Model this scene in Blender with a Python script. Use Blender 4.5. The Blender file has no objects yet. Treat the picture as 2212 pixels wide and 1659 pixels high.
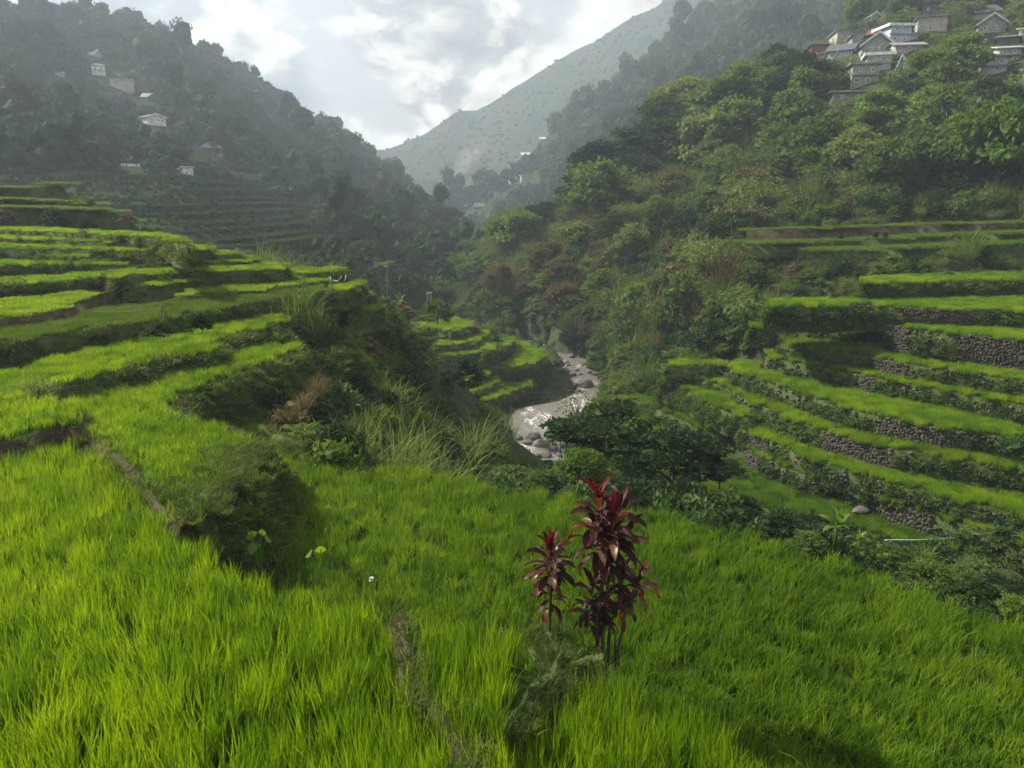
import bpy, math, random
import numpy as np
from mathutils import Vector, Matrix, Euler

R = math.radians
rng = np.random.default_rng(11)
random.seed(11)
scene = bpy.context.scene
COL = scene.collection

# ------------------------------------------------------------------ camera
F_PX, PITCH = 1640.0, R(14.0)          # focal length in units of a 2212 x 1659 frame, downward pitch
cam_data = bpy.data.cameras.new('camera')
cam_data.sensor_width = 36.0
cam_data.lens = 36.0 * F_PX / 2212.0
cam_data.clip_start, cam_data.clip_end = 0.1, 6000.0
cam = bpy.data.objects.new('camera', cam_data)
COL.objects.link(cam)
cam.rotation_euler = (R(90.0) - PITCH, 0.0, 0.0)
scene.camera = cam

# ------------------------------------------------------------------ sky, sun, exposure
HAZE = 0.00058                          # density of the valley air
CLOUD_SHIFT = (3.1, 0.4, 1.3)
SUN_AZ, SUN_EL = R(-66.0), R(41.0)     # azimuth from +Y (view axis), negative to the left
sun_dir = Vector((math.sin(SUN_AZ) * math.cos(SUN_EL), math.cos(SUN_AZ) * math.cos(SUN_EL), math.sin(SUN_EL)))
scene.view_settings.view_transform = 'Standard'
scene.view_settings.look = 'None'
scene.view_settings.exposure = 0.95
scene.view_settings.gamma = 1.0
scene.view_settings.use_curve_mapping = False
scene.cycles.use_denoising = True
scene.cycles.max_bounces = 8
scene.cycles.diffuse_bounces = 3
scene.cycles.glossy_bounces = 2
scene.cycles.transmission_bounces = 4
scene.cycles.volume_bounces = 1
scene.cycles.transparent_max_bounces = 8
scene.cycles.caustics_reflective = False
scene.cycles.caustics_refractive = False

sun_data = bpy.data.lights.new('sun', 'SUN')
sun_data.energy = 5.0
sun_data.angle = R(0.9)
sun_data.color = (1.0, 0.93, 0.80)
sun = bpy.data.objects.new('sun', sun_data)
COL.objects.link(sun)
sun.rotation_euler = (-sun_dir).to_track_quat('-Z', 'Y').to_euler()


class Nodes:
    """Small helper to write node trees as expressions."""
    def __init__(self, tree):
        self.t = tree
        self.n = tree.nodes
        self.n.clear()
    def add(self, kind, **kw):
        nd = self.n.new(kind)
        for k, v in kw.items():
            setattr(nd, k, v)
        return nd
    def put(self, sock, v):
        if isinstance(v, bpy.types.NodeSocket):
            self.t.links.new(v, sock)
        elif v is not None:
            sock.default_value = v
    def math(self, op, a, b=None, c=None, clamp=False):
        nd = self.add('ShaderNodeMath', operation=op, use_clamp=clamp)
        for i, v in enumerate((a, b, c)):
            self.put(nd.inputs[i], v)
        return nd.outputs[0]
    def vmath(self, op, a, b=None, scale=None):
        nd = self.add('ShaderNodeVectorMath', operation=op)
        self.put(nd.inputs[0], a)
        if b is not None:
            self.put(nd.inputs[1], b)
        if scale is not None:
            self.put(nd.inputs['Scale'], scale)
        return nd.outputs['Value'] if op in ('DOT_PRODUCT', 'LENGTH') else nd.outputs[0]
    def noise(self, vec, scale, detail=4, rough=0.55, dist=0.0, color=False):
        nd = self.add('ShaderNodeTexNoise')
        self.put(nd.inputs['Vector'], vec)
        self.put(nd.inputs['Scale'], scale)
        self.put(nd.inputs['Detail'], detail)
        self.put(nd.inputs['Roughness'], rough)
        self.put(nd.inputs['Distortion'], dist)
        return nd.outputs['Color' if color else 'Fac']
    def ramp(self, fac, stops, interp='LINEAR'):
        nd = self.add('ShaderNodeValToRGB')
        el = nd.color_ramp.elements
        nd.color_ramp.interpolation = interp
        while len(el) < len(stops):
            el.new(0.5)
        for e, (p, c) in zip(el, stops):
            e.position = p
            e.color = (*c, 1.0) if len(c) == 3 else c
        self.put(nd.inputs[0], fac)
        return nd.outputs[0]
    def mix(self, fac, a, b, mode='MIX'):
        nd = self.add('ShaderNodeMix', data_type='RGBA', blend_type=mode)
        self.put(nd.inputs[0], fac)
        self.put(nd.inputs[6], a if isinstance(a, bpy.types.NodeSocket) else (*a, 1.0))
        self.put(nd.inputs[7], b if isinstance(b, bpy.types.NodeSocket) else (*b, 1.0))
        return nd.outputs[2]
    def smooth(self, v, a, b):
        nd = self.add('ShaderNodeMapRange', interpolation_type='SMOOTHSTEP')
        self.put(nd.inputs[0], v)
        self.put(nd.inputs[1], a)
        self.put(nd.inputs[2], b)
        return nd.outputs[0]


world = bpy.data.worlds.new('World')
scene.world = world
world.use_nodes = True
W = Nodes(world.node_tree)
sky_t = W.add('ShaderNodeTexSky', sky_type='NISHITA', sun_disc=False)
sky_t.sun_elevation, sky_t.sun_rotation = SUN_EL, SUN_AZ
sky_t.air_density, sky_t.dust_density, sky_t.ozone_density = 1.2, 3.0, 1.0
bg_sky = W.add('ShaderNodeBackground')
W.put(bg_sky.inputs[0], sky_t.outputs[0])
bg_sky.inputs[1].default_value = 0.07
tc = W.add('ShaderNodeTexCoord')
dirv = W.vmath('MULTIPLY', tc.outputs['Generated'], (1.0, 1.0, 1.5))
warp = W.vmath('SCALE', W.vmath('SUBTRACT', W.noise(dirv, 5.0, 3, 0.5, color=True), (0.5, 0.5, 0.5)), scale=0.14)
p0 = W.vmath('ADD', W.vmath('ADD', dirv, warp), CLOUD_SHIFT)
def cloud_density(p):
    return W.noise(p, 5.0, 10, 0.52, 0.15)
d0 = cloud_density(p0)
d1 = cloud_density(W.vmath('ADD', p0, (-0.016, 0.004, 0.030)))
cover = W.smooth(d0, 0.33, 0.44)
edge = W.math('MULTIPLY', W.math('SUBTRACT', d0, d1), 7.0)
thick = W.smooth(d0, 0.46, 0.66)
shade = W.math('SUBTRACT', W.math('ADD', edge, 0.80), W.math('MULTIPLY', thick, 0.62), clamp=True)
cl_col = W.ramp(shade, [(0.0, (0.085, 0.10, 0.12)), (0.28, (0.20, 0.21, 0.22)), (0.55, (0.38, 0.37, 0.345)), (0.78, (0.80, 0.76, 0.65)), (1.0, (1.12, 1.08, .96))])
bg_cl = W.add('ShaderNodeBackground')
W.put(bg_cl.inputs[0], cl_col)
bg_cl.inputs[1].default_value = 0.56
bg_mist = W.add('ShaderNodeBackground')
bg_mist.inputs[0].default_value = (0.60, 0.60, 0.575, 1.0)
bg_mist.inputs[1].default_value = 0.50
mist = W.add('ShaderNodeMixShader')             # thin high cloud between the cumulus
mist.inputs[0].default_value = 0.86
W.t.links.new(bg_sky.outputs[0], mist.inputs[1])
W.t.links.new(bg_mist.outputs[0], mist.inputs[2])
mx = W.add('ShaderNodeMixShader')
W.put(mx.inputs[0], cover)
W.t.links.new(mist.outputs[0], mx.inputs[1])
W.t.links.new(bg_cl.outputs[0], mx.inputs[2])
wo = W.add('ShaderNodeOutputWorld')
W.t.links.new(mx.outputs[0], wo.inputs[0])

# ------------------------------------------------------------------ from sight lines to places
CP, SP = math.cos(PITCH), math.sin(PITCH)
def ray(u, v):
    x, y = (u - 1106.0) / F_PX, (829.5 - v) / F_PX
    return np.array((x, CP + y * SP, -SP + y * CP))
def P(u, v, z):
    """Point of the level plane z seen along a sight line."""
    d = ray(u, v)
    return d * (z / d[2])
def PD(u, v, dist):
    """Point at a level distance dist along a sight line."""
    d = ray(u, v)
    return d * (dist / math.hypot(d[0], d[1]))
def proj(p):
    p = np.asarray(p, float)
    f = p[..., 1] * CP - p[..., 2] * SP
    up = p[..., 1] * SP + p[..., 2] * CP
    f = np.where(f < 0.05, 0.05, f)
    return np.stack((1106 + F_PX * p[..., 0] / f, 829.5 - F_PX * up / f), -1)
def conv(ox, oy, s):
    return lambda *xy: [(ox + s * x, oy + s * y) for x, y in xy]
c1 = conv(0, 353.9, .4)
c2 = conv(0, 884.8, .4668)
c3 = conv(796.3, 1150.2, .64)
c4 = conv(530.9, 530.9, .36)
c5 = conv(1681, 0, .24)
c6 = conv(1238.7, 442.4, .44)
c7 = conv(1504.2, 973.3, .32)
cL = conv(0, 0, .4)
cM = conv(707.8, 177, .28)
cR = conv(1504, 132.7, .32)
cN = conv(973, 265, .28)

# ------------------------------------------------------------------ object helpers
def tag(o, label=None, cat=None, group=None, kind=None):
    if label: o['label'] = label
    if cat: o['category'] = cat
    if group: o['group'] = group
    if kind: o['kind'] = kind
    return o
def mesh(name, verts, faces, mats=(), smooth=False, midx=None):
    me = bpy.data.meshes.new(name)
    verts = np.asarray(verts, np.float32).reshape(-1, 3)
    if isinstance(faces, np.ndarray):
        n, k = faces.shape
        me.vertices.add(len(verts)); me.vertices.foreach_set('co', verts.ravel())
        me.loops.add(n * k); me.loops.foreach_set('vertex_index', faces.astype(np.int32).ravel())
        me.polygons.add(n); me.polygons.foreach_set('loop_start', np.arange(0, n * k, k, dtype=np.int32))
        me.update(calc_edges=True)
    else:
        me.from_pydata(verts.tolist(), [], faces)
    for m in mats:
        me.materials.append(m)
    if midx is not None:
        me.polygons.foreach_set('material_index', np.asarray(midx, np.int32))
    if smooth:
        me.polygons.foreach_set('use_smooth', np.ones(len(me.polygons), bool))
    me.update()
    return me
def obj(name, me, parent=None, loc=None, rot=None, scl=None):
    o = bpy.data.objects.new(name, me)
    COL.objects.link(o)
    if parent is not None: o.parent = parent
    if loc is not None: o.location = loc
    if rot is not None: o.rotation_euler = rot
    if scl is not None: o.scale = (scl, scl, scl) if np.isscalar(scl) else scl
    return o
def thing(name, label, cat, loc=(0, 0, 0), rotz=0.0, group=None, scl=None):
    o = obj(name, None, loc=loc, rot=(0, 0, rotz), scl=scl)
    return tag(o, label, cat, group)

class MB:
    """Collects simple shapes into one mesh."""
    def __init__(self): self.v, self.f = [], []
    def add(self, v, f):
        b = len(self.v)
        self.v += [tuple(map(float, p)) for p in v]
        self.f += [tuple(b + i for i in q) for q in f]
        return self
    def box(self, x0, x1, y0, y1, z0, z1):
        return self.add([(x, y, z) for z in (z0, z1) for x, y in ((x0, y0), (x1, y0), (x1, y1), (x0, y1))],
                        [(3, 2, 1, 0), (4, 5, 6, 7), (0, 1, 5, 4), (1, 2, 6, 5), (2, 3, 7, 6), (3, 0, 4, 7)])
    def tube(self, pts, rad, sides=6):
        pts = [Vector(p) for p in pts]
        rad = [rad] * len(pts) if np.isscalar(rad) else rad
        vs, fs = [], []
        for i, p in enumerate(pts):
            t = (pts[min(i + 1, len(pts) - 1)] - pts[max(i - 1, 0)]).normalized()
            a = t.cross(Vector((0.31, 0.87, 0.12)) if abs(t.z) > .7 else Vector((0, 0, 1))).normalized()
            b = t.cross(a)
            for k in range(sides):
                an = 2 * math.pi * k / sides
                vs.append(p + (a * math.cos(an) + b * math.sin(an)) * rad[i])
        for i in range(len(pts) - 1):
            for k in range(sides):
                fs.append((i * sides + k, i * sides + (k + 1) % sides, (i + 1) * sides + (k + 1) % sides, (i + 1) * sides + k))
        fs.append(tuple(range(sides))[::-1])
        fs.append(tuple((len(pts) - 1) * sides + k for k in range(sides)))
        return self.add(vs, fs)
    def mesh(self, name, mats, smooth=False): return mesh(name, self.v, self.f, mats, smooth)

# value noise in numpy
def _hash(ix, iy, s):
    h = (ix.astype(np.int64) * 374761393 + iy.astype(np.int64) * 668265263 + s * 974634777) & 0x7fffffff
    h = ((h ^ (h >> 13)) * 1274126177) & 0x7fffffff
    return ((h ^ (h >> 16)) & 0xffff) / 65535.0
def vnoise(x, y, s=0):
    x, y = np.asarray(x, float), np.asarray(y, float)
    ix, iy = np.floor(x), np.floor(y)
    fx, fy = x - ix, y - iy
    fx, fy = fx * fx * (3 - 2 * fx), fy * fy * (3 - 2 * fy)
    a, b = _hash(ix, iy, s), _hash(ix + 1, iy, s)
    c, d = _hash(ix, iy + 1, s), _hash(ix + 1, iy + 1, s)
    return (a * (1 - fx) + b * fx) * (1 - fy) + (c * (1 - fx) + d * fx) * fy
def fbm(x, y, s=0, o=4):
    t, a = 0.0, 0.5
    for i in range(o):
        t = t + a * (vnoise(np.asarray(x) * 2 ** i, np.asarray(y) * 2 ** i, s + i) - 0.5)
        a *= 0.5
    return t * 2
def inpoly(px, py, poly):
    poly = np.asarray(poly, float)
    ins = np.zeros(np.shape(px), bool)
    x1, y1 = poly[-1, 0], poly[-1, 1]
    for x2, y2 in poly[:, :2]:
        if y1 != y2:
            c = ((y1 > py) != (y2 > py)) & (px < (x2 - x1) * (py - y1) / (y2 - y1) + x1)
            ins ^= c
        x1, y1 = x2, y2
    return ins
def resample(pts, ds):
    pts = np.asarray(pts, float)
    s = np.concatenate(([0], np.cumsum(np.linalg.norm(np.diff(pts, axis=0), axis=1))))
    n = max(2, int(round(s[-1] / ds)) + 1)
    t = np.linspace(0, s[-1], n)
    return np.stack([np.interp(t, s, pts[:, k]) for k in range(pts.shape[1])], 1)

# ------------------------------------------------------------------ materials
def new_mat(name):
    m = bpy.data.materials.new(name)
    m.use_nodes = True
    return m, Nodes(m.node_tree)
def finish(N, bsdf, bump=None, strength=0.4, dist=0.05):
    out = N.add('ShaderNodeOutputMaterial')
    N.t.links.new(bsdf, out.inputs[0])
def leaf_mat(name, cols, trans=0.35, tcol=None, rough=0.5, spec=0.25, patch=0.5, pscale=0.12):
    m, N = new_mat(name)
    oi, ge = N.add('ShaderNodeObjectInfo'), N.add('ShaderNodeNewGeometry')
    pn = N.noise(oi.outputs['Location'], pscale, 2, 0.5)
    f = N.math('ADD', N.math('MULTIPLY', oi.outputs['Random'], 0.42), N.math('MULTIPLY', ge.outputs['Random Per Island'], 0.38))
    f = N.math('ADD', f, N.math('MULTIPLY', N.math('SUBTRACT', pn, 0.4), patch), clamp=True)
    n = len(cols) - 1
    col = N.ramp(f, [(i / n, c) for i, c in enumerate(cols)])
    b = N.add('ShaderNodeBsdfPrincipled')
    N.put(b.inputs['Base Color'], col)
    b.inputs['Roughness'].default_value = rough
    b.inputs['Specular IOR Level'].default_value = spec
    if trans > 0:
        t = N.add('ShaderNodeBsdfTranslucent')
        N.put(t.inputs[0], N.mix(1.0, col, tcol or (1.5, 1.35, 0.6), 'MULTIPLY'))
        mx = N.add('ShaderNodeMixShader')
        mx.inputs[0].default_value = trans
        N.t.links.new(b.outputs[0], mx.inputs[1]); N.t.links.new(t.outputs[0], mx.inputs[2])
        finish(N, mx.outputs[0])
    else:
        finish(N, b.outputs[0])
    return m
def rough_mat(name, cols, scale=2.0, detail=6, rough=0.9, bump=0.5, bdist=0.08, spec=0.2, scale2=None):
    m, N = new_mat(name)
    ge = N.add('ShaderNodeNewGeometry')
    n1 = N.noise(ge.outputs['Position'], scale, detail, 0.6)
    n2 = N.noise(ge.outputs['Position'], scale2 or scale * 7, 4, 0.6)
    f = N.math('ADD', N.math('MULTIPLY', n1, 0.65), N.math('MULTIPLY', n2, 0.35))
    f = N.smooth(f, 0.32, 0.68)
    k = len(cols) - 1
    b = N.add('ShaderNodeBsdfPrincipled')
    N.put(b.inputs['Base Color'], N.ramp(f, [(i / k, c) for i, c in enumerate(cols)]))
    b.inputs['Roughness'].default_value = rough
    b.inputs['Specular IOR Level'].default_value = spec
    if bump:
        bp = N.add('ShaderNodeBump')
        bp.inputs['Strength'].default_value = bump
        bp.inputs['Distance'].default_value = bdist
        N.put(bp.inputs['Height'], N.math('ADD', n2, n1))
        N.t.links.new(bp.outputs[0], b.inputs['Normal'])
    finish(N, b.outputs[0])
    return m
def obj_mat(name, cols, rough=0.85, spec=0.2, scale=3.0, bump=0.3):
    """Colour differs from object to object (stones, boulders), with grain."""
    m, N = new_mat(name)
    oi, ge = N.add('ShaderNodeObjectInfo'), N.add('ShaderNodeNewGeometry')
    n2 = N.noise(ge.outputs['Position'], scale, 6, 0.65)
    f = N.math('ADD', N.math('MULTIPLY', N.math('ADD', N.math('MULTIPLY', oi.outputs['Random'], .5), N.math('MULTIPLY', ge.outputs['Random Per Island'], .5)), 0.7), N.math('MULTIPLY', N.math('SUBTRACT', n2, 0.35), 0.8), clamp=True)
    k = len(cols) - 1
    b = N.add('ShaderNodeBsdfPrincipled')
    N.put(b.inputs['Base Color'], N.ramp(f, [(i / k, c) for i, c in enumerate(cols)]))
    b.inputs['Roughness'].default_value = rough
    b.inputs['Specular IOR Level'].default_value = spec
    bp = N.add('ShaderNodeBump')
    bp.inputs['Strength'].default_value = bump
    bp.inputs['Distance'].default_value = 0.05
    N.put(bp.inputs['Height'], n2)
    N.t.links.new(bp.outputs[0], b.inputs['Normal'])
    finish(N, b.outputs[0])
    return m
def plain(name, col, rough=0.7, spec=0.3, metal=0.0, var=0.25, scale=1.5):
    m, N = new_mat(name)
    ge = N.add('ShaderNodeNewGeometry')
    n = N.noise(ge.outputs['Position'], scale, 6, 0.65)
    b = N.add('ShaderNodeBsdfPrincipled')
    lo = tuple(c * (1 - var) for c in col); hi = tuple(min(1, c * (1 + var)) for c in col)
    N.put(b.inputs['Base Color'], N.ramp(N.smooth(n, 0.3, 0.7), [(0, lo), (1, hi)]))
    b.inputs['Roughness'].default_value = rough
    b.inputs['Specular IOR Level'].default_value = spec
    b.inputs['Metallic'].default_value = metal
    finish(N, b.outputs[0])
    return m

M = {}
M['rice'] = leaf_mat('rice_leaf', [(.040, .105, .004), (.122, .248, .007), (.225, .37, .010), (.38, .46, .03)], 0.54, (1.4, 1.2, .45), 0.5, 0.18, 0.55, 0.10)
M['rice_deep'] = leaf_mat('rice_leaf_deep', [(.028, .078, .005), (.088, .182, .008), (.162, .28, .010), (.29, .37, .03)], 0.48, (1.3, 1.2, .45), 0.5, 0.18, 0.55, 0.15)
M['rice_hazy'] = leaf_mat('rice_leaf_dull', [(.06, .12, .012), (.11, .18, .018), (.17, .24, .03)], 0.4, (1.2, 1.15, .6), 0.6, 0.15, 0.5)
M['old_rice'] = leaf_mat('old_terrace_leaf', [(.025, .048, .016), (.042, .070, .022), (.065, .095, .03)], 0.3, (1.2, 1.1, .7), 0.7, 0.05, 0.4)
M['grass'] = leaf_mat('bank_grass_leaf', [(.032, .060, .012), (.060, .105, .016), (.105, .155, .026), (.17, .19, .055)], 0.42, None, 0.55, 0.2, 0.7)
M['drygrass'] = leaf_mat('dry_grass_leaf', [(.10, .09, .04), (.20, .17, .08), (.30, .25, .13)], 0.3, (1.2, 1.1, .8), 0.7, 0.1)
M['shrub'] = leaf_mat('shrub_leaf', [(.030, .064, .016), (.075, .132, .028), (.140, .202, .048), (.23, .27, .085)], 0.40, (1.3, 1.2, .7), 0.6, 0.12, 0.7, 0.09)
M['shrub_dark'] = leaf_mat('dark_shrub_leaf', [(.012, .030, .009), (.026, .058, .014), (.052, .092, .022)], 0.28, (1.2, 1.15, .7), 0.6, 0.12)
M['shrub_light'] = leaf_mat('light_shrub_leaf', [(.06, .12, .018), (.115, .19, .030), (.19, .265, .05)], 0.42, (1.3, 1.2, .7), 0.6, 0.12)
M['shrub_brown'] = leaf_mat('brownish_shrub_leaf', [(.05, .045, .022), (.10, .085, .035), (.16, .13, .05), (.10, .12, .03)], 0.3, (1.2, 1.1, .8), 0.65, 0.15)
M['shrub_blue'] = leaf_mat('grey_green_leaf', [(.035, .08, .025), (.065, .12, .035), (.11, .17, .055)], 0.3, None, 0.6, 0.15)
M['reed'] = leaf_mat('reed_leaf', [(.045, .085, .018), (.085, .14, .024), (.14, .20, .04), (.26, .28, .10)], 0.42, (1.25, 1.2, .7), 0.6, 0.15, 0.6)
M['forest'] = leaf_mat('forest_leaf', [(.016, .032, .012), (.030, .054, .018), (.052, .078, .026), (.090, .095, .04)], 0.25, (1.2, 1.1, .8), 0.75, 0.04, 0.8, 0.03)
M['bark'] = rough_mat('bark', [(.06, .05, .04), (.16, .14, .11)], 4.0, bump=0.5)
M['bark_pale'] = rough_mat('pale_bark', [(.16, .15, .12), (.34, .32, .27)], 4.0, bump=0.4)
M['mud'] = rough_mat('field_mud', [(.020, .035, .006), (.045, .075, .012)], 3.0, bump=0.3, spec=0.0)
M['bank'] = rough_mat('bank_earth', [(.032, .055, .014), (.060, .092, .024), (.09, .12, .036), (.13, .12, .065)], 1.3, bump=0.9, bdist=0.12)
M['bank_brown'] = rough_mat('bare_bank_earth', [(.05, .04, .026), (.10, .08, .05), (.16, .125, .08)], 2.2, bump=1.0, bdist=0.12)
M['hill'] = rough_mat('hill_ground', [(.018, .030, .010), (.034, .050, .015), (.060, .062, .026)], 0.35, bump=0.6, bdist=0.4, scale2=1.7)
M['far_hill'] = rough_mat('mountain_ground', [(.020, .034, .014), (.030, .046, .016), (.046, .056, .022)], 0.03, bump=0.8, bdist=3.0, scale2=0.12, spec=0.0)
M['grass_mountain'] = rough_mat('grassy_mountain', [(.016, .028, .014), (.030, .042, .018), (.055, .050, .028)], 0.012, bump=0.9, bdist=4.0, scale2=0.07, spec=0.0)
M['stone'] = obj_mat('terrace_stone', [(.022, .024, .018), (.05, .048, .038), (.10, .09, .07), (.20, .18, .14)])
M['boulder'] = obj_mat('boulder_rock', [(.055, .052, .05), (.11, .10, .095), (.17, .16, .15)], 0.75, 0.3, 2.0, 0.6)
M['concrete'] = plain('weathered_concrete', (.30, .29, .27))
M['white'] = plain('white_paint', (.72, .73, .74), 0.6)
M['tin'] = plain('grey_tin', (.30, .31, .32), 0.45, 0.5, 0.3)
M['tin_white'] = plain('pale_tin', (.62, .63, .63), 0.45, 0.5, 0.2)
M['tin_dark'] = plain('dark_tin', (.10, .105, .11), 0.5, 0.4, 0.2)
M['tin_rust'] = plain('rusty_tin', (.20, .085, .05), 0.7)
M['wall_blue'] = plain('pale_blue_paint', (.46, .52, .62))
M['wall_grey'] = plain('grey_green_paint', (.30, .34, .32))
M['wall_beige'] = plain('beige_paint', (.42, .40, .34))
M['wall_red'] = plain('red_brown_boards', (.26, .10, .06))
M['wall_dark'] = plain('dark_boards', (.10, .10, .095))
M['pane'] = plain('window_glass', (.04, .05, .06), 0.15, 0.6)
M['wood'] = plain('grey_wood', (.16, .13, .10))
M['bamboo'] = plain('dry_bamboo', (.36, .30, .16))
# ------------------------------------------------------------------ terraces: outlines traced along their rims, each on its own level
# name: (level, front rim left to right, back line left to right, wall height, batter, push of the back under the next step)
T = {}
def terr(key, z, front, back, h, batter=0.25, push=1.06, rice='rice', rh=0.4, bank='bank', rough=0.12, veg=1.0, density=1.0, label=None):
    f = np.array([P(u, v, z) for u, v in front]); b = np.array([P(u, v, z) for u, v in back])
    bp = b.copy(); bp[:, :2] *= (1 + (push - 1) * (.3 if key[0] in 'SKQ' else .55))
    if key[0] == 'R' and key != 'R8':      # the strips go on beyond the right edge of the view
        ext = lambda a: np.concatenate((a, a[-1:] + (a[-1:] - a[-2:-1]) / np.linalg.norm(a[-1] - a[-2]) * 12))
        f, b, bp = ext(f), ext(b), ext(bp)
    low = (.6 if key in ('L0', 'L0b', 'L2', 'M', 'A', 'E', 'C') else .1) * rh
    f[:, 2] -= low; b[:, 2] -= low; bp[:, 2] -= low; z -= low
    T[key] = dict(z=z, front=f, back=b, poly=np.concatenate((f, bp[::-1])), vis=np.concatenate((f, (f[-1:] * 0 + b[::-1]) if False else b[::-1])),
                  h=h, batter=batter, rice=rice, rh=rh, bank=bank, rough=rough, veg=veg, density=density, label=label)

# near fields
terr('L0', -6.2, [(-420, 1900), (300, 2150), (1020, 2150)], [(-420, 950)] + c2((0, 192), (120, 172), (250, 135), (330, 130), (420, 160), (470, 200), (560, 272), (640, 352), (680, 425), (760, 515), (870, 575), (960, 645), (1100, 725), (1200, 775), (1260, 800)) + c3((0, 250), (100, 300), (130, 500), (190, 590), (290, 720), (350, 860)), 2.0, push=1.0, rh=0.8,
     label='tall bright rice filling the nearest left field')
terr('L0b', -6.2, c3((120, 305), (155, 480), (215, 570), (300, 700), (365, 860)), c3((250, 300), (420, 330), (590, 385), (635, 440), (600, 520), (520, 560), (480, 640), (430, 700), (400, 760), (440, 860)), 2.0, push=1.0, rh=0.78,
     label='bright rice strip between the brown footpath and the red-leaved plants')
terr('L2', -6.65, c3((655, 468), (624, 532), (550, 582), (508, 655), (460, 715), (432, 765), (470, 860)), c3((705, 465), (800, 480), (905, 515), (1010, 550), (1100, 600), (1180, 655), (1260, 705), (1330, 760), (1420, 860)), 2.2, push=1.0, rh=0.74,
     label='bright rice clump at the bottom before the red-leaved plants')
terr('A', -6.3, c2((-20, 60), (170, 60), (420, 140)) + c2((480, 140), (570, 215), (650, 295), (730, 365), (830, 462), (880, 478), (960, 430), (1030, 345), (1090, 240), (1125, 200), (1140, 165)) + c1((1340, 1480), (1230, 1420), (1060, 1375), (960, 1380), (905, 1320), (905, 1270), (960, 1220), (1120, 1160), (1400, 1060), (1610, 985)),
     c1((-60, 1245), (250, 1240), (400, 1262), (560, 1210), (740, 1150), (900, 1110), (1130, 1045), (1330, 1005), (1480, 975), (1600, 965)), 1.9, batter=0.62, push=1.03, rh=0.32, rough=0.25, veg=2.4,
     label='bright rice of the curving middle field above the grassy mound')
terr('E', -5.85, [(-300, 965)] + c1((0, 1465), (130, 1440), (250, 1385), (340, 1365), (420, 1390), (440, 1330)), [(-300, 850)] + c1((0, 1265), (200, 1262), (330, 1268), (420, 1300)), 1.0, push=1.03, rh=0.34, bank='bank_brown', veg=0.25,
     label='rice of the small brown-banked field at the left edge')
M_edge = [(622, 985), (700, 998), (800, 1000), (900, 1005), (1000, 1030), (1100, 1058), (1230, 1068), (1400, 1092), (1500, 1120), (1700, 1175), (1900, 1240), (2050, 1290), (2212, 1345), (2500, 1450)]
terr('M', -7.9, c2((900, 560), (1000, 650), (1150, 730)) + [(640, 1300), (900, 1400), (1150, 1470), (1600, 1800), (2500, 2150)],
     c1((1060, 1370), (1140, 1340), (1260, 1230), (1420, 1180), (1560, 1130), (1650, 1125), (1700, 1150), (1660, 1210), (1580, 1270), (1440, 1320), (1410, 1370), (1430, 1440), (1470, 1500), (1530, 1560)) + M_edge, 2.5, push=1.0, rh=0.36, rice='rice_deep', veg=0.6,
     label='large darker green rice field behind the red-leaved plants')
# left stack
terr('C', -5.72, [(-300, 880)] + c1((0, 1245), (110, 1240), (230, 1180), (330, 1168), (560, 1110), (720, 1085), (840, 1040), (1020, 1010), (1130, 1010), (1180, 985), (1130, 960), (1280, 905), (1420, 870), (1530, 835)),
     [(-300, 830)] + c1((0, 1150), (250, 1090), (600, 995), (830, 970), (950, 935), (1100, 905), (1210, 875), (1340, 845), (1510, 828)), 1.1, batter=0.45, rh=0.26, veg=1.5, label='bright rice of the long slanting field on the left')
terr('D', -5.15, [(-300, 760)] + c1((0, 965), (400, 905), (720, 862), (900, 830), (1160, 790), (1500, 725), (1760, 690)), [(-300, 740)] + c1((0, 905), (350, 860), (480, 800), (620, 800), (1000, 752), (1400, 715), (1700, 678)), 0.9, rh=0.2, veg=1.2, rice='rice_hazy', label='pale green rice of the wide flat field with the bamboo tripod')
terr('F', -4.72, [(-300, 720)] + c1((0, 835), (180, 818), (320, 790), (400, 765), (412, 738)), [(-300, 690)] + c1((0, 755), (200, 742), (380, 722), (610, 700)), 0.75, bank='bank_brown', rh=0.2, veg=0.3, label='bright rice on the left field ringed by a bare brown bank')
terr('G', -4.25, [(-300, 645)] + c1((0, 658), (180, 648), (300, 640), (460, 622), (600, 606), (640, 628)), [(-300, 618)] + c1((0, 638), (300, 622), (600, 598), (640, 600)), 0.9, rh=0.2, veg=1.0, label='rice strip on the left just above the brown-ringed field')
terr('H', -4.1, c1((620, 612), (900, 592), (1300, 577), (1500, 570), (1545, 562)), c1((590, 598), (900, 577), (1200, 566), (1350, 552), (1500, 543)), 0.8, rh=0.18, label='long rice strip in the middle of the left stack')
terr('I', -4.55, c1((665, 662), (900, 650), (1100, 632), (1300, 614), (1500, 600), (1720, 592), (1850, 582)), c1((700, 645), (900, 630), (1100, 612), (1300, 597), (1540, 585), (1700, 577), (1840, 573)), 0.8, rh=0.2, label='long bright rice strip that reaches furthest right in the left stack')
terr('J', -4.9, c1((990, 718), (1200, 700), (1400, 682), (1600, 655), (1690, 640), (1770, 634)), c1((1000, 705), (1200, 680), (1400, 660), (1600, 640), (1690, 630), (1765, 626)), 0.7, bank='bank_brown', rh=0.2, veg=0.7, label='short rice strip on a brown bank below the longest left strip')
terr('T5', -3.85, [(-300, 575)] + c1((0, 552), (200, 543), (450, 546), (700, 548), (1000, 540), (1200, 532), (1370, 527)), [(-300, 566)] + c1((0, 540), (200, 530), (700, 530), (1200, 515), (1375, 512)), 0.8, rh=0.2, veg=1.0, label='fifth rice strip from the top of the left stack')
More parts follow.
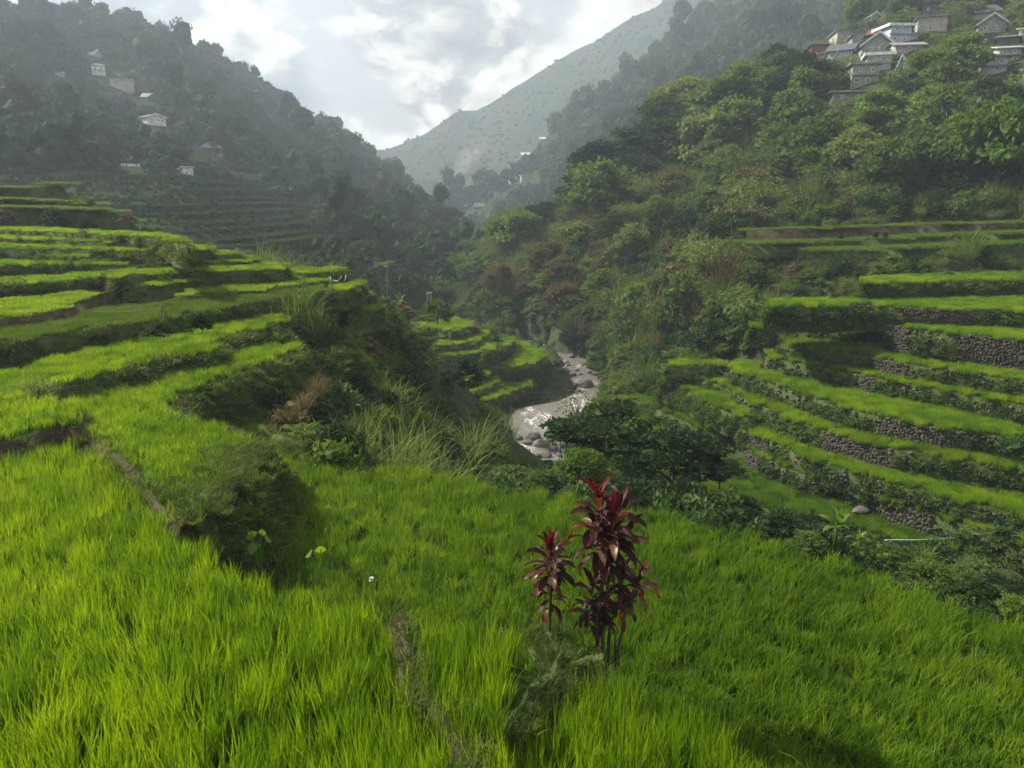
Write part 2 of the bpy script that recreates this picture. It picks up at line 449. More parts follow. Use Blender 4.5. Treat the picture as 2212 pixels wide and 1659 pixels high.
terr('T4', -3.5, c1((225, 500), (600, 507), (1000, 502), (1200, 495), (1280, 492)), c1((230, 492), (600, 496), (1000, 490), (1280, 482)), 0.7, rh=0.2, veg=1.0, label='fourth rice strip from the top of the left stack')
terr('T3', -3.15, [(-300, 545)] + c1((0, 458), (400, 465), (700, 472), (1000, 470), (1130, 466)), [(-300, 540)] + c1((0, 448), (400, 455), (700, 460), (1130, 455)), 0.7, rh=0.2, label='third rice strip from the top of the left stack')
terr('T2', -2.8, [(-300, 527)] + c1((0, 408), (250, 412), (500, 424), (800, 428), (960, 432), (1010, 446)), [(-300, 522)] + c1((0, 398), (250, 402), (500, 413), (1010, 432)), 0.7, rh=0.2, label='second rice strip from the top of the left stack')
terr('T1', -2.4, [(-300, 505)] + c1((0, 360), (250, 368), (400, 378), (700, 390), (890, 398), (1005, 440)), [(-300, 497)] + c1((0, 347), (250, 356), (400, 366), (700, 380), (900, 392), (990, 425)), 0.7, rh=0.2, label='topmost bright rice strip of the left stack')
# small ends right of the stack
terr('K1', -5.2, c1((1790, 692), (1860, 690), (1955, 655)), c1((1800, 680), (1850, 652), (1950, 637)), 0.55, batter=.12, rh=0.22, label='small rice plot at the right end of the left stack, uppermost')
terr('K2', -5.9, c1((1770, 745), (1850, 735), (1905, 716)), c1((1775, 730), (1850, 715), (1900, 706)), 0.55, batter=.12, rh=0.22, label='small rice plot below the hanging pale hoses')
terr('K3', -6.6, c1((1880, 808), (1980, 795), (2050, 775)), c1((1890, 782), (1960, 765), (2040, 768)), 0.8, batter=.12, rh=0.22, label='small rice plot nearest the thicket in the left stack')
terr('K4', -6.2, c1((1680, 780), (1740, 770), (1810, 748)), c1((1690, 765), (1740, 752), (1800, 742)), 0.6, batter=.12, rh=0.22, label='tiny rice plot behind the large reed clump')
# terraces by the river bend
terr('S1', -15.2, c4((1010, 522), (1090, 505), (1150, 492), (1235, 518), (1290, 505), (1372, 482)), c4((1075, 455), (1180, 448), (1275, 447), (1290, 466), (1355, 472)), 1.4, rh=0.35, label='topmost rice plot of the small steps by the river bend')
terr('S2', -15.9, c4((1105, 542), (1200, 548), (1240, 540)), c4((1115, 520), (1180, 512), (1235, 530)), 1.2, rh=0.3, label='small second rice plot of the steps by the river bend')
terr('S3', -16.3, c4((1138, 606), (1260, 592), (1380, 575), (1400, 560), (1455, 540)), c4((1145, 590), (1220, 570), (1300, 548), (1430, 515), (1452, 528)), 1.7, rh=0.35, label='wide bright rice plot in the middle of the river bend steps')
terr('S4', -17.2, c4((1160, 670), (1300, 655), (1430, 632)), c4((1165, 652), (1300, 640), (1420, 622)), 1.6, rh=0.35, label='narrow rice strip below the wide plot of the river bend steps')
terr('S5', -18.2, c4((1250, 738), (1350, 718), (1450, 692)), c4((1255, 722), (1350, 700), (1440, 680)), 1.5, rh=0.35, label='shaded rice strip third from the bottom of the river bend steps')
terr('S6', -19.1, c4((1320, 812), (1400, 790), (1470, 755)), c4((1325, 788), (1400, 760), (1465, 738)), 1.5, rh=0.35, label='shaded rice strip second from the bottom of the river bend steps')
terr('S7', -19.9, c4((1362, 886), (1440, 862), (1530, 815)), c4((1370, 868), (1440, 840), (1520, 800)), 1.5, rh=0.35, label='shaded rice strip near the foot of the river bend steps')
terr('S8', -20.6, c4((1390, 940), (1500, 915), (1600, 875), (1700, 840)), c4((1395, 918), (1500, 885), (1600, 850), (1690, 818)), 1.6, rh=0.35, label='lowest rice strip of the river bend steps')
terr('S9', -19.0, c4((1470, 745), (1560, 735), (1650, 718), (1730, 704), (1800, 668)), c4((1480, 728), (1530, 690), (1575, 620), (1610, 592), (1700, 605), (1795, 650)), 2.0, rh=0.35, label='bright triangular rice field just beside the river')
terr('S10', -17.6, c4((1485, 640), (1540, 612), (1598, 570)), c4((1480, 620), (1520, 585), (1590, 548)), 1.3, rh=0.3, label='tiny rice plot above the triangular field by the river')
terr('S11', -16.9, c4((1440, 640), (1470, 628), (1490, 600)), c4((1400, 585), (1440, 578), (1480, 590)), 1.5, rh=0.3, label='tiny rice plot left of the triangular river field')
# right stack
terr('R1', -19.0, c6((70, 1030), (150, 1090), (300, 1215), (420, 1240), (560, 1350), (700, 1405), (820, 1450), (1000, 1490), (1250, 1540)) + c7((1180, 545), (1400, 600), (1700, 665), (2000, 745), (2300, 830)),
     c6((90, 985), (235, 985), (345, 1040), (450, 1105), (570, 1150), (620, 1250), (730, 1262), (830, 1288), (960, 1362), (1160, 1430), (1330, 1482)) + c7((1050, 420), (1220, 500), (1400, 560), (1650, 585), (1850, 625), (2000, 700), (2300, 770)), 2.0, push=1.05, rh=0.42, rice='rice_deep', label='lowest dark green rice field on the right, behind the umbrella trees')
terr('R2', -17.65, c6((860, 1200), (960, 1250), (1080, 1300), (1200, 1345), (1290, 1345), (1420, 1400), (1640, 1480), (1850, 1545), (2050, 1610), (2212, 1672), (2400, 1740)),
     c6((890, 1178), (1000, 1215), (1120, 1262), (1290, 1312), (1500, 1385), (1640, 1425), (1850, 1500), (2050, 1555), (2212, 1610), (2400, 1690)), 1.35, batter=0.12, rh=0.4, label='second rice strip from the bottom of the right terraces')
terr('R3', -16.65, c6((820, 1100), (900, 1130), (1050, 1195), (1200, 1258), (1400, 1320), (1650, 1395), (1900, 1455), (2212, 1530), (2400, 1580)),
     c6((850, 1080), (950, 1085), (1080, 1135), (1200, 1175), (1450, 1230), (1600, 1270), (1750, 1325), (1900, 1380), (2100, 1420), (2400, 1490)), 1.0, batter=0.12, rh=0.4, label='third rice strip from the bottom of the right terraces')
terr('R4', -15.25, c6((800, 925), (860, 960), (960, 1000), (1080, 1055), (1200, 1098), (1400, 1155), (1600, 1205), (1800, 1240), (2000, 1270), (2212, 1305), (2400, 1340)),
     c6((810, 905), (900, 925), (1000, 955), (1100, 990), (1200, 1035), (1400, 1090), (1600, 1150), (1800, 1190), (2050, 1212), (2400, 1270)), 1.35, batter=0.12, rh=0.4, label='rice strip over the bare stone patch amid the right terraces')
terr('R5', -13.9, c6((770, 808), (900, 850), (1000, 885), (1200, 952), (1400, 1015), (1600, 1058), (1800, 1095), (2000, 1118), (2212, 1150), (2400, 1180)),
     c6((785, 792), (950, 810), (1100, 842), (1250, 885), (1450, 920), (1600, 952), (1800, 1000), (2000, 1040), (2212, 1068), (2400, 1095)), 1.35, batter=0.12, rh=0.4, label='widest bright rice field in the middle of the right terraces')
terr('R6', -12.65, c6((945, 745), (1050, 765), (1200, 795), (1400, 830), (1500, 850), (1700, 888), (1900, 925), (2212, 985), (2400, 1020)),
     c6((960, 728), (1100, 742), (1200, 765), (1400, 800), (1600, 845), (1800, 885), (2000, 915), (2212, 940), (2400, 965)), 1.25, batter=0.12, rh=0.38, label='rice strip just above the widest field of the right terraces')
terr('R7', -11.55, c6((1020, 678), (1200, 712), (1400, 735), (1500, 752), (1700, 790), (1900, 820), (2212, 868), (2400, 895)),
     c6((1030, 662), (1200, 678), (1400, 700), (1500, 712), (1700, 752), (1900, 778), (2212, 818), (2400, 845)), 1.1, batter=0.12, rh=0.38, label='rice strip at the foot of the tall stone wall')
terr('R8', -10.7, c6((885, 598), (1000, 604), (1200, 618), (1350, 628), (1530, 632)), c6((900, 584), (1000, 582), (1200, 592), (1400, 600), (1530, 605)), 1.2, batter=0.2, rh=0.36, label='short rice strip left of the tall stone wall on the right')
terr('R9', -9.4, c6((1575, 588), (1700, 612), (1850, 632), (2000, 645), (2212, 665), (2400, 682)), c6((1580, 570), (1750, 582), (1900, 592), (2212, 612), (2400, 622)), 2.1, batter=0.1, rh=0.36, label='rice field topping the tall bare stone wall')
terr('R10', -8.1, c6((970, 500), (1100, 498), (1300, 502), (1440, 490), (1600, 503), (1800, 513), (2000, 520), (2212, 525), (2400, 530)), c6((985, 488), (1200, 483), (1420, 484), (1475, 463), (1700, 460), (2000, 458), (2400, 455)), 1.4, batter=0.1, rh=0.34, label='broad bright yellow-green rice field high on the right')
terr('R11', -6.8, c6((1430, 388), (1600, 385), (1800, 380), (2000, 375), (2212, 372), (2400, 370)), c6((1440, 372), (1700, 362), (2000, 350), (2400, 335)), 1.4, batter=0.25, rh=0.34, veg=1.6, label='thin bright rice strip above the broad field high on the right')
# left end fields of the right stack
terr('Q1', -15.9, c6((440, 880), (550, 905), (650, 965), (760, 1020), (860, 1050)), c6((455, 868), (600, 880), (700, 925), (800, 990), (870, 1035)), 1.2, batter=0.2, rh=0.38, veg=2.2, label='small tilted rice plot at the left end of the right terraces')
terr('Q2', -15.2, c6((470, 850), (560, 848), (680, 872), (760, 900), (825, 912)), c6((480, 832), (600, 830), (700, 845), (815, 895)), 0.9, batter=0.2, rh=0.36, veg=2.2, label='narrow rice plot above the small tilted plot near the river')
terr('Q3', -14.2, c6((460, 790), (560, 795), (660, 795), (735, 790)), c6((465, 778), (600, 776), (735, 778)), 1.4, batter=0.2, rh=0.36, veg=2.2, label='uppermost short rice strip at the left end of the right terraces')
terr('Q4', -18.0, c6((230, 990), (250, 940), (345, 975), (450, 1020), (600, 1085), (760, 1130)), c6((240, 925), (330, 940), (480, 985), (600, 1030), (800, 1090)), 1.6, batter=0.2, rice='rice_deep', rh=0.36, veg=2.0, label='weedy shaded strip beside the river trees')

# the river
RZ = -22.0
river_px = c4((1540, 420), (1590, 545), (1700, 600), (1790, 660), (1870, 690), (1890, 780), (1965, 860), (1870, 915), (1640, 960), (1565, 1080), (1535, 1130), (1590, 1210), (1650, 1270), (1650, 1400)) + c4((1950, 1400), (1915, 1230), (1910, 1150), (1950, 1070), (2010, 940), (2115, 880), (2105, 800), (2095, 740), (2040, 690), (1860, 640), (1790, 600), (1660, 552), (1580, 420))
river = np.array([P(u, v, RZ) for u, v in river_px])

# ------------------------------------------------------------------ base ground: one sheet through the valley
ctl = [(0, 0, -2.2), (0, -15, 4), (-30, -12, 3), (30, -12, -6), (-60, -10, 4), (-90, 0, 6), (60, -20, -12), (100, -30, -14), (10, 2, -4.5), (-8, 4, -5.5), (20, 8, -9), (45, 0, -16),
       (-60, 25, -3), (-100, 40, 0), (-60, 60, -8), (-40, 75, -11), (-20, 90, -15), (-60, 110, -14), (-110, 100, -4), (-30, 140, -21), (-10, 200, -23), (-60, 200, -14), (60, 290, 0), (-20, 290, -24), (150, 290, 20), (-110, 290, -10)]
def g(u, v, d, dz=0.0):
    p = PD(u, v, d); ctl.append((p[0], p[1], p[2] + dz))
def gz(u, v, z, dz=0.0):
    p = P(u, v, z); ctl.append((p[0], p[1], z + dz))
for a in [(700, 975, 25, -.8), (750, 900, 30, -.8), (850, 950, 31, -1.2), (950, 1000, 31, -1.4), (1100, 1040, 31, -1.8), (850, 780, 45, -1.1), (950, 860, 45, -1.4), (1050, 900, 52, -1.4),
          (1070, 870, 62, -1.6), (1000, 760, 60, -1.3), (900, 700, 60, -1.3), (830, 650, 60, -1.3), (760, 700, 45, -1.3), (700, 740, 38, -1.2), (640, 850, 31, -.9), (600, 640, 52, -.6),
          (1600, 1120, 26, -1.3), (1750, 1180, 25, -1.3), (2000, 1270, 24, -1.3), (2212, 1340, 24, -1.3), (1300, 1075, 32, -1.0), (1450, 1100, 32, -1.0), (1300, 1050, 44, -1.5),
          (1060, 640, 130, -2), (1000, 640, 140, -2), (960, 600, 150, -3), (1000, 560, 150, -3), (1100, 560, 130, -2), (1200, 640, 110, -2), (1300, 700, 95, -2), (1400, 740, 84, -1.5),
          (1420, 650, 88, -2), (1500, 560, 92, -2), (1600, 600, 82, -1.5), (1650, 690, 74, -1.5), (1580, 760, 70, -1.2), (1450, 800, 72, -1.2), (1350, 840, 76, -1.5),
          (1300, 500, 122, -2), (1250, 430, 150, -2), (1400, 380, 148, -2), (1050, 530, 160, -2), (1200, 440, 172, -3), (1400, 305, 182, -3), (1640, 175, 190, -4), (1760, 120, 188, -2),
          (1950, 50, 198, -1), (2200, 40, 205, -1), (1880, 215, 142, -1), (2100, 160, 150, -1), (2000, 95, 170, -1), (2000, 300, 112, -4), (1800, 300, 126, -4), (1700, 400, 106, -4),
          (2212, 300, 106, -4), (2000, 420, 112, -3), (2212, 470, 101, -1), (1700, 485, 100, -1), (1950, 478, 100, -1), (2400, 462, 101, -1), (2400, 300, 105, -4), (2500, 100, 150, 0), (2500, -100, 230, 0), (2000, -150, 260, -5), (1500, 470, 120, -2.5), (1850, 572, 82, -.5), (2000, 572, 80, -.5), (2150, 566, 78, -.5), (1760, 565, 86, -.5), (1700, 605, 79, -.5), (1800, 612, 76, -.5), (2300, 560, 76, -.5)]:
    g(*a)
for u, v, d, z in [(1050, 530, 205, -22), (1200, 440, 222, -14), (1400, 305, 235, -4), (1640, 175, 250, 12), (1760, 120, 260, 22), (1950, 50, 280, 36)]:
    p = PD(u, v, d); ctl.append((p[0], p[1], z))
for k, t in T.items():
    if k[0] in 'RSQKT' or k in 'CDFGHIJ':
        for q in t['back'][::3]: ctl.append((q[0] * 1.02, q[1] * 1.02, t['z'] - 0.5))
for q in river[::2]: ctl.append((q[0], q[1], RZ - 0.3))
ctl = np.array(ctl, float)
def tps_fit(c, lam=0.6):
    d2 = ((c[:, None, :2] - c[None, :, :2]) ** 2).sum(-1)
    K = 0.5 * d2 * np.log(d2 + 1e-9)
    n = len(c)
    A = np.zeros((n + 3, n + 3))
    A[:n, :n] = K + np.eye(n) * lam * 60
    A[:n, n] = 1; A[:n, n + 1:] = c[:, :2]; A[n, :n] = 1; A[n + 1:, :n] = c[:, :2].T
    return np.linalg.solve(A, np.concatenate((c[:, 2], [0, 0, 0])))
_w = tps_fit(ctl)
def tps(x, y):
    out = _w[-3] + _w[-2] * x + _w[-1] * y
    for i, (cx, cy, _) in enumerate(ctl):
        d2 = (x - cx) ** 2 + (y - cy) ** 2
        out = out + _w[i] * 0.5 * d2 * np.log(d2 + 1e-9)
    return out
GX0, GX1, GY0, GY1, GS = -115.0, 235.0, -40.0, 300.0, 1.0
gx, gy = np.arange(GX0, GX1 + .1, GS), np.arange(GY0, GY1 + .1, GS)
XX, YY = np.meshgrid(gx, gy)
ZZ = tps(XX, YY)
dist = np.hypot(XX, YY)
ZZ = ZZ + fbm(XX / 9, YY / 9, 3) * np.clip(dist / 40, .25, 1.6)
ZZ = np.clip(ZZ, -24.5, 75)
def grow(poly, r):
    c = poly[:, :2].mean(0)
    d = poly[:, :2] - c
    return c + d * (1 + r / np.maximum(np.linalg.norm(d, axis=1, keepdims=True), r))
terrace_mask = np.zeros(XX.shape, bool)
for t in T.values():
    for pl in (t['poly'], grow(t['poly'], 1.1)):
        ins = inpoly(XX, YY, pl)
        ZZ = np.where(ins, np.minimum(ZZ, t['z'] - 0.55), ZZ)
    terrace_mask |= inpoly(XX, YY, t['vis'])
ins = (proj(np.stack((XX, YY, ZZ * 0 - 5), -1))[..., 0] < 820) & (dist > 29) & (dist < 78) & (YY > 8)
ZZ = np.where(ins, np.minimum(ZZ, -6.2), ZZ)
ins = inpoly(XX, YY, grow(river, 1.5))
ZZ = np.where(ins, np.minimum(ZZ, RZ - 0.7), ZZ)
river_mask = inpoly(XX, YY, river)
def base_z(x, y):
    fx = np.clip((np.asarray(x, float) - GX0) / GS, 0, len(gx) - 1.001); fy = np.clip((np.asarray(y, float) - GY0) / GS, 0, len(gy) - 1.001)
    i, j = fx.astype(int), fy.astype(int); a, b = fx - i, fy - j
    return (ZZ[j, i] * (1 - a) + ZZ[j, i + 1] * a) * (1 - b) + (ZZ[j + 1, i] * (1 - a) + ZZ[j + 1, i + 1] * a) * b
def on_terrace(x, y):
    i = np.clip(np.round((np.asarray(x) - GX0) / GS).astype(int), 0, len(gx) - 1); j = np.clip(np.round((np.asarray(y) - GY0) / GS).astype(int), 0, len(gy) - 1)
    return terrace_mask[j, i]
def ground_hit(u, v, d0=12.0, d1=260.0):
    """Where a sight line first meets the base ground."""
    r = ray(u, v); r = r / math.hypot(r[0], r[1])
    ds = np.arange(d0, d1, 0.25)
    pz = base_z(r[0] * ds, r[1] * ds)
    hit = np.nonzero(r[2] * ds <= pz)[0]
    d = ds[hit[0]] if len(hit) else d1
    return np.array((r[0] * d, r[1] * d, float(base_z(r[0] * d, r[1] * d))))
ny, nx = XX.shape
idx = np.arange(nx * ny).reshape(ny, nx)
quads = np.stack((idx[:-1, :-1], idx[:-1, 1:], idx[1:, 1:], idx[1:, :-1]), -1).reshape(-1, 4)
base = obj('hillside', mesh('hillside', np.stack((XX, YY, ZZ), -1).reshape(-1, 3), quads, [M['hill']], True))
tag(base, 'green valley ground falling from the rice fields to the river and rising to the village', 'ground', kind='structure')

# water
MW, N = new_mat('river_water')
ge = N.add('ShaderNodeNewGeometry')
pos = N.vmath('MULTIPLY', ge.outputs['Position'], (1.0, 0.45, 1.0))
n1 = N.noise(pos, 1.1, 5, 0.6, 0.6); n2 = N.noise(pos, 3.5, 4, 0.6)
foam = N.math('MULTIPLY', N.smooth(N.noise(pos, .22, 3, .6), .46, .62), N.smooth(N.noise(pos, 1.9, 6, .7, 1.0), .47, .60))
b = N.add('ShaderNodeBsdfPrincipled')
N.put(b.inputs['Base Color'], N.mix(foam, (.17, .162, .14), (.68, .68, .66)))
N.put(b.inputs['Roughness'], N.math('MULTIPLY_ADD', foam, .5, .16))
b.inputs['Specular IOR Level'].default_value = 0.6
bp = N.add('ShaderNodeBump'); bp.inputs['Strength'].default_value = .55; bp.inputs['Distance'].default_value = .22
N.put(bp.inputs['Height'], N.math('ADD', n1, N.math('MULTIPLY', n2, .4)))
N.t.links.new(bp.outputs[0], b.inputs['Normal'])
finish(N, b.outputs[0])
rv = grow(river, 1.2)
wt = obj('river', mesh('river', [(x, y, RZ) for x, y in rv], [tuple(range(len(rv)))], [MW]))
tag(wt, 'shallow brown-grey river with pale rapids winding between the terraces', 'river', kind='structure')

# ------------------------------------------------------------------ terrace bodies
rims = {}
def build_terrace(key, t):
    ds = 0.35 if abs(t['front'][:, 1]).min() < 35 else 0.8
    fr = resample(t['front'], ds); bk = resample(t['poly'][len(t['front']):], 1.5)
    ring = np.concatenate((fr, bk))
    n = len(ring); nf = len(fr)
    area = 0.5 * np.sum(ring[:, 0] * np.roll(ring[:, 1], -1) - np.roll(ring[:, 0], -1) * ring[:, 1])
    tg = np.roll(ring, -1, 0) - np.roll(ring, 1, 0)
    nr = np.stack((tg[:, 1], -tg[:, 0]), -1) * (1 if area > 0 else -1)
    nr /= np.linalg.norm(nr, axis=1, keepdims=True) + 1e-9
    for _ in range(3): nr = (nr + np.roll(nr, 1, 0) + np.roll(nr, -1, 0)) / 3
    isf = np.where(np.arange(n) < nf, 1.0, .25)
    rows, hh = [], t['h'] + 0.5
    K = 6
    s = np.cumsum(np.linalg.norm(ring - np.roll(ring, 1, 0), axis=1))
    for k in range(K + 1):
        q = k / K
        off = t['batter'] * hh * q + t['rough'] * np.sin(min(1, q * 1.3) * math.pi) * .6 + (fbm(s / 1.7, q * 2.5 + ring[:, 0] * .0, hash(key) % 97) * t['rough'] * 1.6) * (0.4 + q)
        off = off * isf
        z = t['z'] - hh * q + (fbm(s / 1.3, s * 0 + 7.7 + k, 5) * .10 * (k > 0))
        rows.append(np.stack((ring[:, 0] + nr[:, 0] * off, ring[:, 1] + nr[:, 1] * off, z), -1))
    v = np.concatenate(rows)
    faces = [tuple(range(n)) if area > 0 else tuple(range(n))[::-1]]
    for k in range(K):
        for i in range(n):
            j = (i + 1) % n
            a, b2, c, d = k * n + i, k * n + j, (k + 1) * n + j, (k + 1) * n + i
            faces.append((a, d, c, b2) if area > 0 else (a, b2, c, d))
    me = mesh('rice_terrace', v, faces, [M['mud'], M[t['bank']]], midx=[0] + [1] * (len(faces) - 1))
    o = obj('rice_terrace', me)
    tag(o, 'earth step under ' + t['label'], 'terrace', kind='structure')
    t['rim'], t['nrm'], t['ring'], t['rnrm'] = fr, nr[:nf], ring, nr
    t['obj'] = o
import zlib
def hash(s): return zlib.crc32(s.encode())
for k, t in T.items(): build_terrace(k, t)

# ------------------------------------------------------------------ mountains: surfaces through traced lines of sight, each at its own distance
class Slope:
    def __init__(self, name, label, cols, nu, nt, mat, rough, back, seed, nscale=25.0, zlo=-24.0, far=lambda d: d):
        cols = [(u, [(v, far(d)) for v, d in c]) for u, c in cols]
        us = np.array([c[0] for c in cols], float)
        tt = np.linspace(0, 1, nt)
        V = np.stack([np.interp(tt, np.linspace(0, 1, len(c[1])), [p[0] for p in c[1]]) for c in cols])
        Dd = np.stack([np.interp(tt, np.linspace(0, 1, len(c[1])), [p[1] for p in c[1]]) for c in cols])
        uu = np.linspace(us[0], us[-1], nu)
        V = np.stack([np.interp(uu, us, V[:, k]) for k in range(nt)], 1)
        Dd = np.stack([np.interp(uu, us, Dd[:, k]) for k in range(nt)], 1)
        G = np.array([[PD(uu[i], V[i, k], Dd[i, k]) for k in range(nt)] for i in range(nu)])
        edge = np.sin(np.linspace(0, 1, nt) * math.pi * .5 + .0)
        w = fbm(G[..., 0] / nscale, (G[..., 1] + G[..., 2]) / nscale, seed, 5)
        fade = 1 - np.linspace(0, 1, nt)[None, :] ** 6
        rad = G[..., :2] / np.linalg.norm(G[..., :2], axis=-1, keepdims=True)
        G[..., :2] += rad * (w * rough * fade)[..., None]
        G[..., 2] += w * rough * .25
        self.G, self.uv = G, proj(G)
        rows = [G]
        last = G[:, -1]
        rl = last[:, :2] / np.linalg.norm(last[:, :2], axis=-1, keepdims=True)
        for d, dz in back:
            q = last.copy(); q[:, :2] += rl * d; q[:, 2] = np.maximum(zlo, q[:, 2] - dz)
            rows.append(q[:, None])
        A = np.concatenate(rows, 1)
        first = A[:, :1].copy(); first[..., 2] = np.minimum(first[..., 2] - 12, zlo)
        A = np.concatenate((first, A), 1)
        n, m = A.shape[:2]
        ix = np.arange(n * m).reshape(n, m)
        q = np.stack((ix[:-1, :-1], ix[1:, :-1], ix[1:, 1:], ix[:-1, 1:]), -1).reshape(-1, 4)
        self.o = tag(obj(name, mesh(name, A.reshape(-1, 3), q, [mat], True)), label, 'mountain', kind='structure')
    def sample(self, n, tmin=0.0, tmax=1.0, seed=0):
        r = np.random.default_rng(seed)
        G = self.G
        a = np.linalg.norm(np.cross(G[1:, :-1] - G[:-1, :-1], G[:-1, 1:] - G[:-1, :-1]), axis=-1)
        m = G.shape[1] - 1
        kk = np.arange(m) / m
        a = a * ((kk >= tmin) & (kk <= tmax))[None]
        c = r.choice(a.size, n, p=(a / a.sum()).ravel())
        i, k = np.unravel_index(c, a.shape)
        s, t = r.random(n)[:, None], r.random(n)[:, None]
        return (G[i, k] * (1 - s) + G[i + 1, k] * s) * (1 - t) + (G[i, k + 1] * (1 - s) + G[i + 1, k + 1] * s) * t
    def at(self, u, v):
        d = ((self.uv - np.array((u, v))) ** 2).sum(-1)
        return self.G[np.unravel_index(np.argmin(d), d.shape)].copy()

left_mt = Slope('mountain', 'wooded hazy mountain on the left with a few pale houses', [
    (-420, [(560, 70), (430, 115), (200, 200), (-90, 290)]), (-200, [(560, 72), (430, 115), (190, 200), (-30, 290)]), (0, [(545, 78), (430, 115), (300, 170), (150, 235), (36, 290)]),
    (60, [(545, 78), (430, 118), (300, 170), (150, 235), (44, 290)]), (110, [(550, 80), (300, 168), (150, 235), (38, 292)]), (200, [(560, 84), (470, 110), (380, 142), (250, 200), (120, 262), (46, 300)]), (280, [(560, 86), (470, 112), (370, 145), (250, 205), (76, 305)]),
    (340, [(560, 88), (470, 114), (370, 146), (250, 210), (92, 308)]), (385, [(570, 90), (470, 116), (370, 148), (250, 214), (132, 305)]), (420, [(580, 90), (470, 118), (370, 152), (260, 218), (150, 305)]), (480, [(590, 90), (480, 120), (380, 160), (280, 228), (163, 310)]),
    (540, [(600, 90), (490, 120), (400, 165), (300, 240), (192, 312)]), (600, [(610, 92), (500, 125), (400, 180), (320, 250), (222, 315)]), (640, [(610, 94), (510, 128), (400, 190), (330, 255), (250, 318)]),
    (700, [(620, 96), (540, 125), (440, 180), (360, 245), (284, 322)]), (760, [(630, 100), (560, 130), (460, 190), (390, 250), (326, 325)]), (800, [(640, 104), (560, 135), (470, 200), (410, 260), (358, 325)]),
    (850, [(640, 110), (570, 140), (490, 195), (440, 245), (412, 318)]), (890, [(640, 116), (575, 148), (505, 195), (460, 240), (446, 305)]), (912, [(640, 120), (575, 152), (520, 190), (490, 220), (475, 245)]),
    (960, [(640, 128), (590, 145), (540, 165), (505, 182), (488, 196)]), (1000, [(640, 134), (595, 148), (550, 165), (520, 178), (508, 190)]), (1040, [(640, 138), (605, 150), (575, 160), (552, 170), (540, 180)]), (1075, [(650, 142), (625, 150), (605, 160), (590, 166), (580, 175)])],
    180, 70, M['far_hill'], 11.0, [(15, 1), (50, 15), (130, 75), (200, 160)], 21, 30.0, far=lambda d: d * (1 + .55 * (d - 90) / 220))
mid_mt = Slope('mountain', 'forested mountain flank rising right behind the village hill', [
    (960, [(500, 330), (478, 350), (462, 375)]), (1000, [(525, 285), (490, 325), (452, 385)]), (1050, [(530, 265), (470, 320), (405, 392)]), (1100, [(525, 255), (440, 320), (372, 400)]), (1150, [(510, 248), (420, 315), (330, 405)]),
    (1190, [(490, 240), (400, 320), (285, 412)]), (1250, [(450, 235), (360, 320), (243, 420)]), (1350, [(380, 230), (280, 330), (186, 432)]), (1420, [(350, 230), (230, 330), (134, 440)]), (1500, [(310, 232), (200, 330), (72, 450)]),
    (1560, [(270, 238), (150, 340), (40, 455)]), (1620, [(220, 245), (110, 345), (-4, 462)]), (1700, [(180, 250), (60, 350), (-70, 470)]), (1900, [(120, 270), (0, 370), (-190, 490)]), (2150, [(80, 290), (-60, 390), (-260, 500)]), (2450, [(60, 300), (-100, 400), (-330, 500)])],
    120, 60, M['far_hill'], 20.0, [(20, 2), (80, 40), (160, 120)], 33, 50.0, far=lambda d: d * 1.32)
far_mt = Slope('mountain', 'far blue-grey grassy mountain closing the valley behind the smoke', [
    (600, [(500, 380), (470, 430), (400, 520), (330, 640)]), (780, [(500, 380), (470, 430), (400, 520), (322, 640)]), (830, [(500, 380), (468, 440), (390, 540), (321, 655)]), (880, [(500, 380), (465, 440), (380, 540), (300, 665)]), (920, [(500, 380), (462, 440), (370, 540), (280, 670)]),
    (985, [(500, 390), (450, 450), (350, 560), (246, 680)]), (1030, [(500, 390), (440, 450), (330, 560), (243, 680)]), (1060, [(500, 390), (430, 460), (320, 570), (226, 685)]), (1120, [(490, 400), (400, 470), (290, 580), (182, 690)]), (1180, [(480, 410), (370, 480), (260, 590), (141, 695)]),
    (1220, [(470, 420), (340, 490), (220, 600), (116, 700)]), (1290, [(450, 430), (300, 500), (190, 600), (78, 705)]), (1340, [(430, 440), (270, 520), (150, 610), (42, 710)]), (1420, [(400, 450), (230, 530), (110, 620), (6, 715)]), (1500, [(380, 460), (200, 540), (70, 630), (-50, 720)]), (1700, [(330, 480), (100, 560), (-60, 640), (-115, 730)]), (2100, [(300, 500), (60, 580), (-100, 660), (-120, 740)])],
    150, 60, M['grass_mountain'], 55.0, [(30, 3), (90, 30), (150, 110)], 57, 120.0, far=lambda d: d * 1.5)
